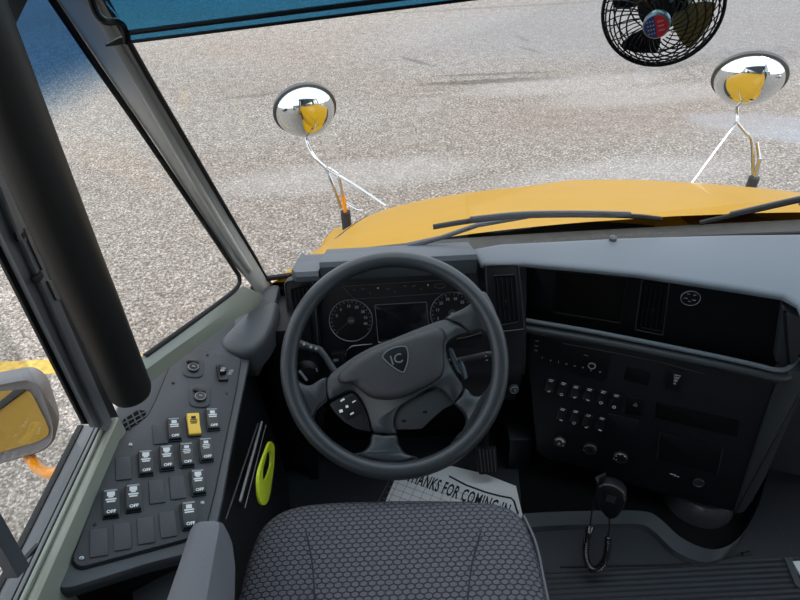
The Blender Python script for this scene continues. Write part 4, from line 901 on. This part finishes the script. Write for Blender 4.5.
# pedals
PD = Fr((.16, 1.0, .14), (1, 0, 0), (0, .5, 1)); pdl = thing('brake_pedal', 'black ribbed brake pedal under the steering column', 'pedal', (.16, 1.0, .1))
bm = B(); plate(bm, PD, rnd(PD.pxs([(476, 446), (496, 446), (498, 474), (479, 475)]), .006, 3), -.012, 0, .002); part('pedal_pad', bm, M['dark'], pdl)
for k in range(5): bm = B(); tube(bm, [PD.w(*PD.px(479.5 + k * 3.6, 449, .001), .001), PD.w(*PD.px(482 + k * 3.4, 472, .001), .001)], .0015, 6); part('tread_rib', bm, M['rail'], pdl)
bm = B(); tube(bm, [PD.w(*PD.px(486, 455), -.01), PD.w(*PD.px(486, 455), -.01) + V((0, .05, .2))], .009, 8); part('pedal_arm', bm, M['black'], pdl)
bm = B(); Fz = Fr((0, 0, .001), (1, 0, 0), (0, 1, 0)); plate(bm, Fz, Fz.pxs([(522, 516), (560, 514), (610, 513), (645, 514), (660, 522), (680, 540), (705, 551), (725, 549), (742, 535), (755, 512), (763, 488), (766, 470), (766, 420), (515, 420)]), 0, .002); struct('floor_black_patch', bm, M['pit'], fl)  # flat black patch laid over the floor below the center panel
# raised rim of the floor covering around the stack foot
bm = B(); P_ = [PZ(x, y, .012) for x, y in ((522, 516), (560, 514), (610, 513), (645, 514), (660, 522), (680, 540), (705, 551), (725, 549), (742, 535), (755, 512), (763, 488), (766, 470))]
P_ = smooth_open(P_, 5); loft(bm, [[p, p + V((0, 0, .012)), p + (C - p).normalized() * .004 + (V((C.x, C.y, p.z)) - p).normalized() * .035 + V((0, 0, -.002)), p + (V((C.x, C.y, p.z)) - p).normalized() * .045 + V((0, 0, -.012))] for p in P_], closed=False)
struct('trim_6', bm, mat('floor_cove', srgb(46, 49, 56), .5))
bm = B(); tube(bm, smooth_open([PZ(x, y, .001) for x, y in ((560, 567), (620, 566), (680, 564), (715, 560), (745, 554))], 4), .003, 6); tube(bm, [PZ(742, 554.5, .001), PZ(750, 553, .001)], .006, 8); struct('floor_seam', bm, M['rubber'], fl)
bm = B(); q = PZ(797, 563, .002); Fq = Fr((0, 0, .001), (1, 0, 0), (0, 1, 0)); plate(bm, Fq, Fq.pxs([(792, 562), (830, 560), (840, 590), (800, 576)]), 0, .004); struct('trim_7', bm, M['white'])
bm = B(); plate(bm, Fq, Fq.pxs([(784, 558), (792, 558), (802, 590), (795, 585)]), 0, .003); struct('trim_8', bm, M['rail'])
# kick panels under the dash
Yk = Fr((0, 1.0, 0), (1, 0, 0), (0, 0, 1)); bm = B(); plate(bm, Yk, Yk.pxs([(308, 430), (320, 430), (318, 530), (311, 530)]), -.03, 0, .003); part('kick_post', bm, M['dark'], dash)
bm = B(); plate(bm, Yk, Yk.pxs([(510, 440), (532, 440), (522, 512), (506, 500)]), -.10, 0, .004); part('kick_post', bm, M['dark'], dash)

# handheld microphone
mic = thing('microphone', 'black handheld microphone with coiled cord hanging below the center panel', 'microphone', (.5, .9, .2))
MS = S.off(.13)
bm = B(); plate(bm, MS, smooth_closed(MS.pxs([(598, 488), (604, 483), (616, 485), (625, 492), (626, 501), (618, 515), (609, 517), (601, 509), (597, 498)]), 4), -.022, .012, prof=[(0, .002), (.003, .008), (.008, .012)], star=True); mb = part('microphone_body', bm, M['dark'], mic, sharp=70)
bm = B(); tube(bm, smooth_open([MS.w(*MS.px(x, y, .010), .010) for x, y in ((599, 487), (605, 484.5), (615, 486.5), (623, 493), (624.5, 500))], 4), .0022, 8); part('microphone_highlight', bm, M['alu'], mb)  # pale strip standing in for the highlight along the top edge
bm = B(); a_, b_ = MS.px(611, 499, .012); 
for k in range(5): fbox(bm, MS, a_, b_ + (k - 2) * .005, .022, .0018, .012, .0132)
part('microphone_grille', bm, M['rail'], mb)
bm = B(); tube(bm, [MS.w(*MS.px(600, 488, -.02), -.02), MS.w(*MS.px(597, 478, -.03), -.03), MS.w(*MS.px(605, 474, -.125), -.125)], .004, 8); part('microphone_clip', bm, M['rail'], mic)
_lo = PZ(597, 572, .035); _hi = MS.w(*MS.px(609, 515, 0), 0); MC = Fr(_lo, V((uh.x, uh.y, 0)), V((_hi - _lo)))
cpth = smooth_open([MC.w(*MC.px(x, y, 0), 0) for x, y in ((608, 537), (607.5, 548), (605, 560), (598, 569.5), (590, 568), (586, 557), (586, 545), (588.5, 533), (590, 527))], 24)
hel = []
T_ = 42
hel = []
NN = T_ * 10
for k in range(NN + 1):
    t = k / NN * (len(cpth) - 1); i = min(int(t), len(cpth) - 2); p = cpth[i].lerp(cpth[i + 1], t - i); d = (cpth[i + 1] - cpth[i]).normalized(); x = d.cross(MC.n).normalized(); y = d.cross(x); a_ = 2 * math.pi * T_ * k / NN
    hel.append(p + (x * math.cos(a_) + y * math.sin(a_)) * .0075)
bm = B(); tube(bm, hel, .0020, 6); part('coiled_cord', bm, mat('cord_rubber', srgb(12, 12, 14), .2, coat=.6, spec=.8), mic)
bm = B(); tube(bm, smooth_open([MC.w(*MC.px(x, y, 0), 0) for x, y in ((609, 513), (609.5, 526), (608, 538))], 4), .0022, 6); part('cord_end', bm, M['black'], mic); bm = B(); tube(bm, smooth_open([MC.w(*MC.px(590, 528), 0), MC.w(*MC.px(591.5, 515), 0), MC.w(*MC.px(594, 500)), MS.w(*MS.px(598, 482, -.03), -.03)], 4), .0022, 6); part('cord_end', bm, M['black'], mic)


# ================================================================== VISOR AND FAN
VZ = Fr((0, .60, 1.3), (1, 0, 0), (0, -.25, 1))
vs_ = thing('sun_visor', 'transparent blue sun visor with black edge rods along the windshield top', 'sun visor', (0, .6, 1.6))
bm = B(); plate(bm, VZ, rnd(VZ.pxs([(127, 43), (455, 0), (560, -15), (560, -130), (90, -110), (104, 0), (124, 24)]), .006, 3), -.0015, .0015); part('visor_pane', bm, M['visor'], vs_)
for a0, a1, r_ in (((127, 33), (560, -22), .0024), ((106, 45), (560, -12), .0016)): bm = B(); tube(bm, [VZ.w(*VZ.px(*a0, .003), .003), VZ.w(*VZ.px(*a1, .003), .003)], r_, 8); part('edge_rod', bm, M['black'], vs_)
bm = B(); tube(bm, smooth_open([VZ.w(*VZ.px(x, y, .004), .004) for x, y in ((86, -20), (92, 2), (98, 15), (106, 21.5), (117, 22), (124, 28), (126.5, 43))], 4), .0034, 8); part('visor_bracket', bm, M['black'], vs_)
bm = B(); plate(bm, VZ, VZ.pxs([(105, 45.5), (119, 38), (130, 36), (130, 42)], .005), .002, .005); part('end_cap', bm, M['dark'], vs_)
bm = B(); tube(bm, [VZ.w(*VZ.px(110, -60), 0), VZ.w(*VZ.px(108, -60), 0) + V((0, .0, .3))], .006, 8); part('visor_mount', bm, M['black'], vs_)

fan = thing('dashboard_fan', 'round black caged fan hanging at the top of the windshield', 'fan', (.4, .7, 1.3))
fd = .64; fc = C + ray(661, 11) * fd; tc_ = (C - fc).normalized(); n_ = (tc_ + (-CU * .62 - CR * .2)).normalized()
FF = frn(fc, n_, CU); FR = 56 / F * fd
def cagepos(t, back=False):   # t 0 at the rim, 1 at the hub
    r_ = FR * (1 - t) + .017 * t; h_ = .036 * math.sin(min(1, t * 1.15) * math.pi / 2) if not back else -.040 * math.sin(min(1, t * 1.6) * math.pi / 2); return r_, h_
def ringat(r_, h_, rr, n=56): return [FF.w(r_ * math.cos(2 * math.pi * k / n), r_ * math.sin(2 * math.pi * k / n), h_) for k in range(n)]
bm = B(); tube(bm, ringat(FR, 0, 0), .0021, 8, closed=True); part('cage_rim', bm, M['black'], fan)
for bk, nw, nm in ((False, 30, 'front_cage'), (True, 20, 'rear_cage')):
    bm = B()
    for k in range(nw):
        a0 = 2 * math.pi * k / nw; pts = []
        for j in range(9):
            r_, h_ = cagepos(j / 8, bk); a_ = a0 + (1 if bk else -1) * .9 * (j / 8) ** 1.0; pts.append(FF.w(r_ * math.cos(a_), r_ * math.sin(a_), h_))
        tube(bm, pts, .00075, 4)
    for t in ((.10, .22, .36, .52, .70) if not bk else (.2, .5)):
        r_, h_ = cagepos(t, bk); tube(bm, ringat(r_, h_, 0), .0009, 5, closed=True)
    part(nm, bm, M['black'], fan)
bm = B(); lathe(bm, FF, [(.014, .030), (.014, .037), (.0125, .039), (.0005, .039)], 32); hb = part('hub_cap', bm, M['steel'], fan)
bm = B(); plate(bm, FF, [(0, -.0118)] + [(.0118 * math.cos(a_), .0118 * math.sin(a_)) for a_ in [rad(-90 + 180 * k / 14) for k in range(1, 14)]] + [(0, .0118)], .0385, .0395); part('badge', bm, M['red'], hb, 'red half of the round badge')
bm = B(); plate(bm, FF, [(0, .0118)] + [(.0118 * math.cos(a_), .0118 * math.sin(a_)) for a_ in [rad(90 + 180 * k / 14) for k in range(1, 14)]] + [(0, -.0118)], .0385, .0395); part('badge', bm, M['blue'], hb, 'blue half of the round badge')
bm = B()
for k in range(12): fbox(bm, FF, -.0022 - .0028 * (k % 3), .0066 - .0044 * (k // 3) * 1.0, .0014, .0014, .0394, .0399, .7)
for dy in (-.006, 0, .006): fbox(bm, FF, .005, dy * .8, .006, .001, .0394, .0399)
part('badge_marks', bm, M['grey_print'], hb)
for k in range(4):
    a0 = rad(-38 + 90 * k); bm = B(); G_ = []
    for i in range(9):
        r_ = .014 + (FR * .86 - .014) * i / 8; row = []
        for j in range(7):
            s = (j / 6 - .5); wd = (.45 + .38 * math.sin(i / 8 * math.pi * .75)); a_ = a0 + s * wd * 1.15; row.append(FF.w(r_ * math.cos(a_), r_ * math.sin(a_), -.004 - s * .022))
        G_.append(row)
    top = [[p for p in r] for r in G_]; loft(bm, [r + [p - FF.n * .0012 for p in reversed(r)] for r in G_]); part('fan_blade', bm, M['fan_lit'] if k == 0 else M['black'], fan, 'fan blade coloured amber as if lit through' if k == 0 else None)
bm = B(); lathe(bm, FF, [(.0005, -.075), (.026, -.072), (.030, -.06), (.030, -.03), (.026, -.012), (.014, -.008), (.014, .002), (.0005, .004)], 28); part('motor', bm, M['black'], fan)
bm = B(); tube(bm, [FF.w(0, 0, -.06), FF.w(0, .06, -.07), FF.w(0, .09, -.05), V((FF.w(0, .09, -.05).x, .60, 1.70))], .008, 10); part('fan_bracket', bm, M['black'], fan)

# ================================================================== THINGS FAR BEHIND, SEEN IN THE MIRRORS
def car(name, label, x, y, rz, col_):
    t = thing(name, label, 'car', (x, y, -1), 'parked cars behind the bus'); ca, sa = math.cos(rz), math.sin(rz); W_ = lambda a, b, c: V((x + a * ca - b * sa, y + a * sa + b * ca, -1 + c))
    bm = B(); loft(bm, [[W_(a, s * .88, z) for a, z in ((-2.2, .3), (-2.25, .6), (-2.0, .85), (-1.6, .95), (1.0, .95), (2.0, .8), (2.25, .6), (2.2, .3))] for s in (-1, 1)]); part('body', bm, col_, t)
    bm = B(); loft(bm, [[W_(a, s * .8, z) for a, z in ((-1.7, .94), (-1.2, 1.45), (.3, 1.45), (1.05, .94))] for s in (-1, 1)]); part('cabin_glass', bm, M['gloss'], t)
    for a in (-1.4, 1.4):
        for s in (-1, 1): bm = B(); tube(bm, [W_(a, s * .7, .33), W_(a, s * .92, .33)], .33, 20); part('wheel', bm, M['rubber'], t)
car('parked_car', 'dark parked car behind the bus on the driver side, seen in the mirror', -9, -3, 1.3, mat('dark_paint', srgb(30, 34, 40), .3, coat=.5))
car('parked_car', 'white parked car beyond the door side, seen in the mirror', 10, -2, 1.8, mat('white_paint', srgb(220, 222, 225), .3, coat=.5))
bl = thing('building', 'low grey building far behind the bus, seen in the mirrors', 'building', (2, -28, -1))
bm = B(); box(bm, -14, 18, -36, -28, -1, 4.2); part('building_wall', bm, mat('grey_siding', srgb(120, 124, 128), .7), bl); bm = B(); box(bm, -14.5, 18.5, -36.5, -27.5, 4.2, 4.6); part('roof_edge', bm, M['alu'], bl)
for k in range(4): bm = B(); box(bm, -11 + k * 7.5, -7.5 + k * 7.5, -28.05, -27.98, -1, 2.4); part('bay_door', bm, M['inner'], bl)

# ================================================================== LIGHT
w = bpy.data.worlds.new('world'); SC.world = w; w.use_nodes = True; nt = w.node_tree; N = nt.nodes; L = nt.links; bg = N['Background']
tc = N.new('ShaderNodeTexCoord'); mp = N.new('ShaderNodeMapping'); mp.inputs['Scale'].default_value = (1, 1, 2.5); nz = N.new('ShaderNodeTexNoise'); nz.inputs['Scale'].default_value = 2.2; nz.inputs['Detail'].default_value = 5
L.new(tc.outputs['Generated'], mp.inputs[0]); L.new(mp.outputs[0], nz.inputs['Vector'])
r = N.new('ShaderNodeValToRGB'); r.color_ramp.elements[0].position = .35; r.color_ramp.elements[0].color = (.62, .74, .90, 1); r.color_ramp.elements[1].position = .6; r.color_ramp.elements[1].color = (1, 1, 1, 1)
L.new(nz.outputs['Fac'], r.inputs[0]); L.new(r.outputs[0], bg.inputs['Color']); bg.inputs['Strength'].default_value = 1.15
sd = bpy.data.lights.new('sun', 'SUN'); sd.energy = .9; sd.angle = rad(25); sd.color = (1, .97, .93); so2 = bpy.data.objects.new('sun', sd); COL.objects.link(so2)
so2.rotation_euler = V((-.35, .35, -1)).to_track_quat('-Z', 'Y').to_euler()
vs = SC.view_settings; vs.view_transform = 'Standard'; vs.look = 'None'; vs.gamma = 1; vs.use_curve_mapping = False; vs.exposure = 1.0
SC.cycles.use_denoising = True; SC.cycles.max_bounces = 12; SC.cycles.transparent_max_bounces = 16
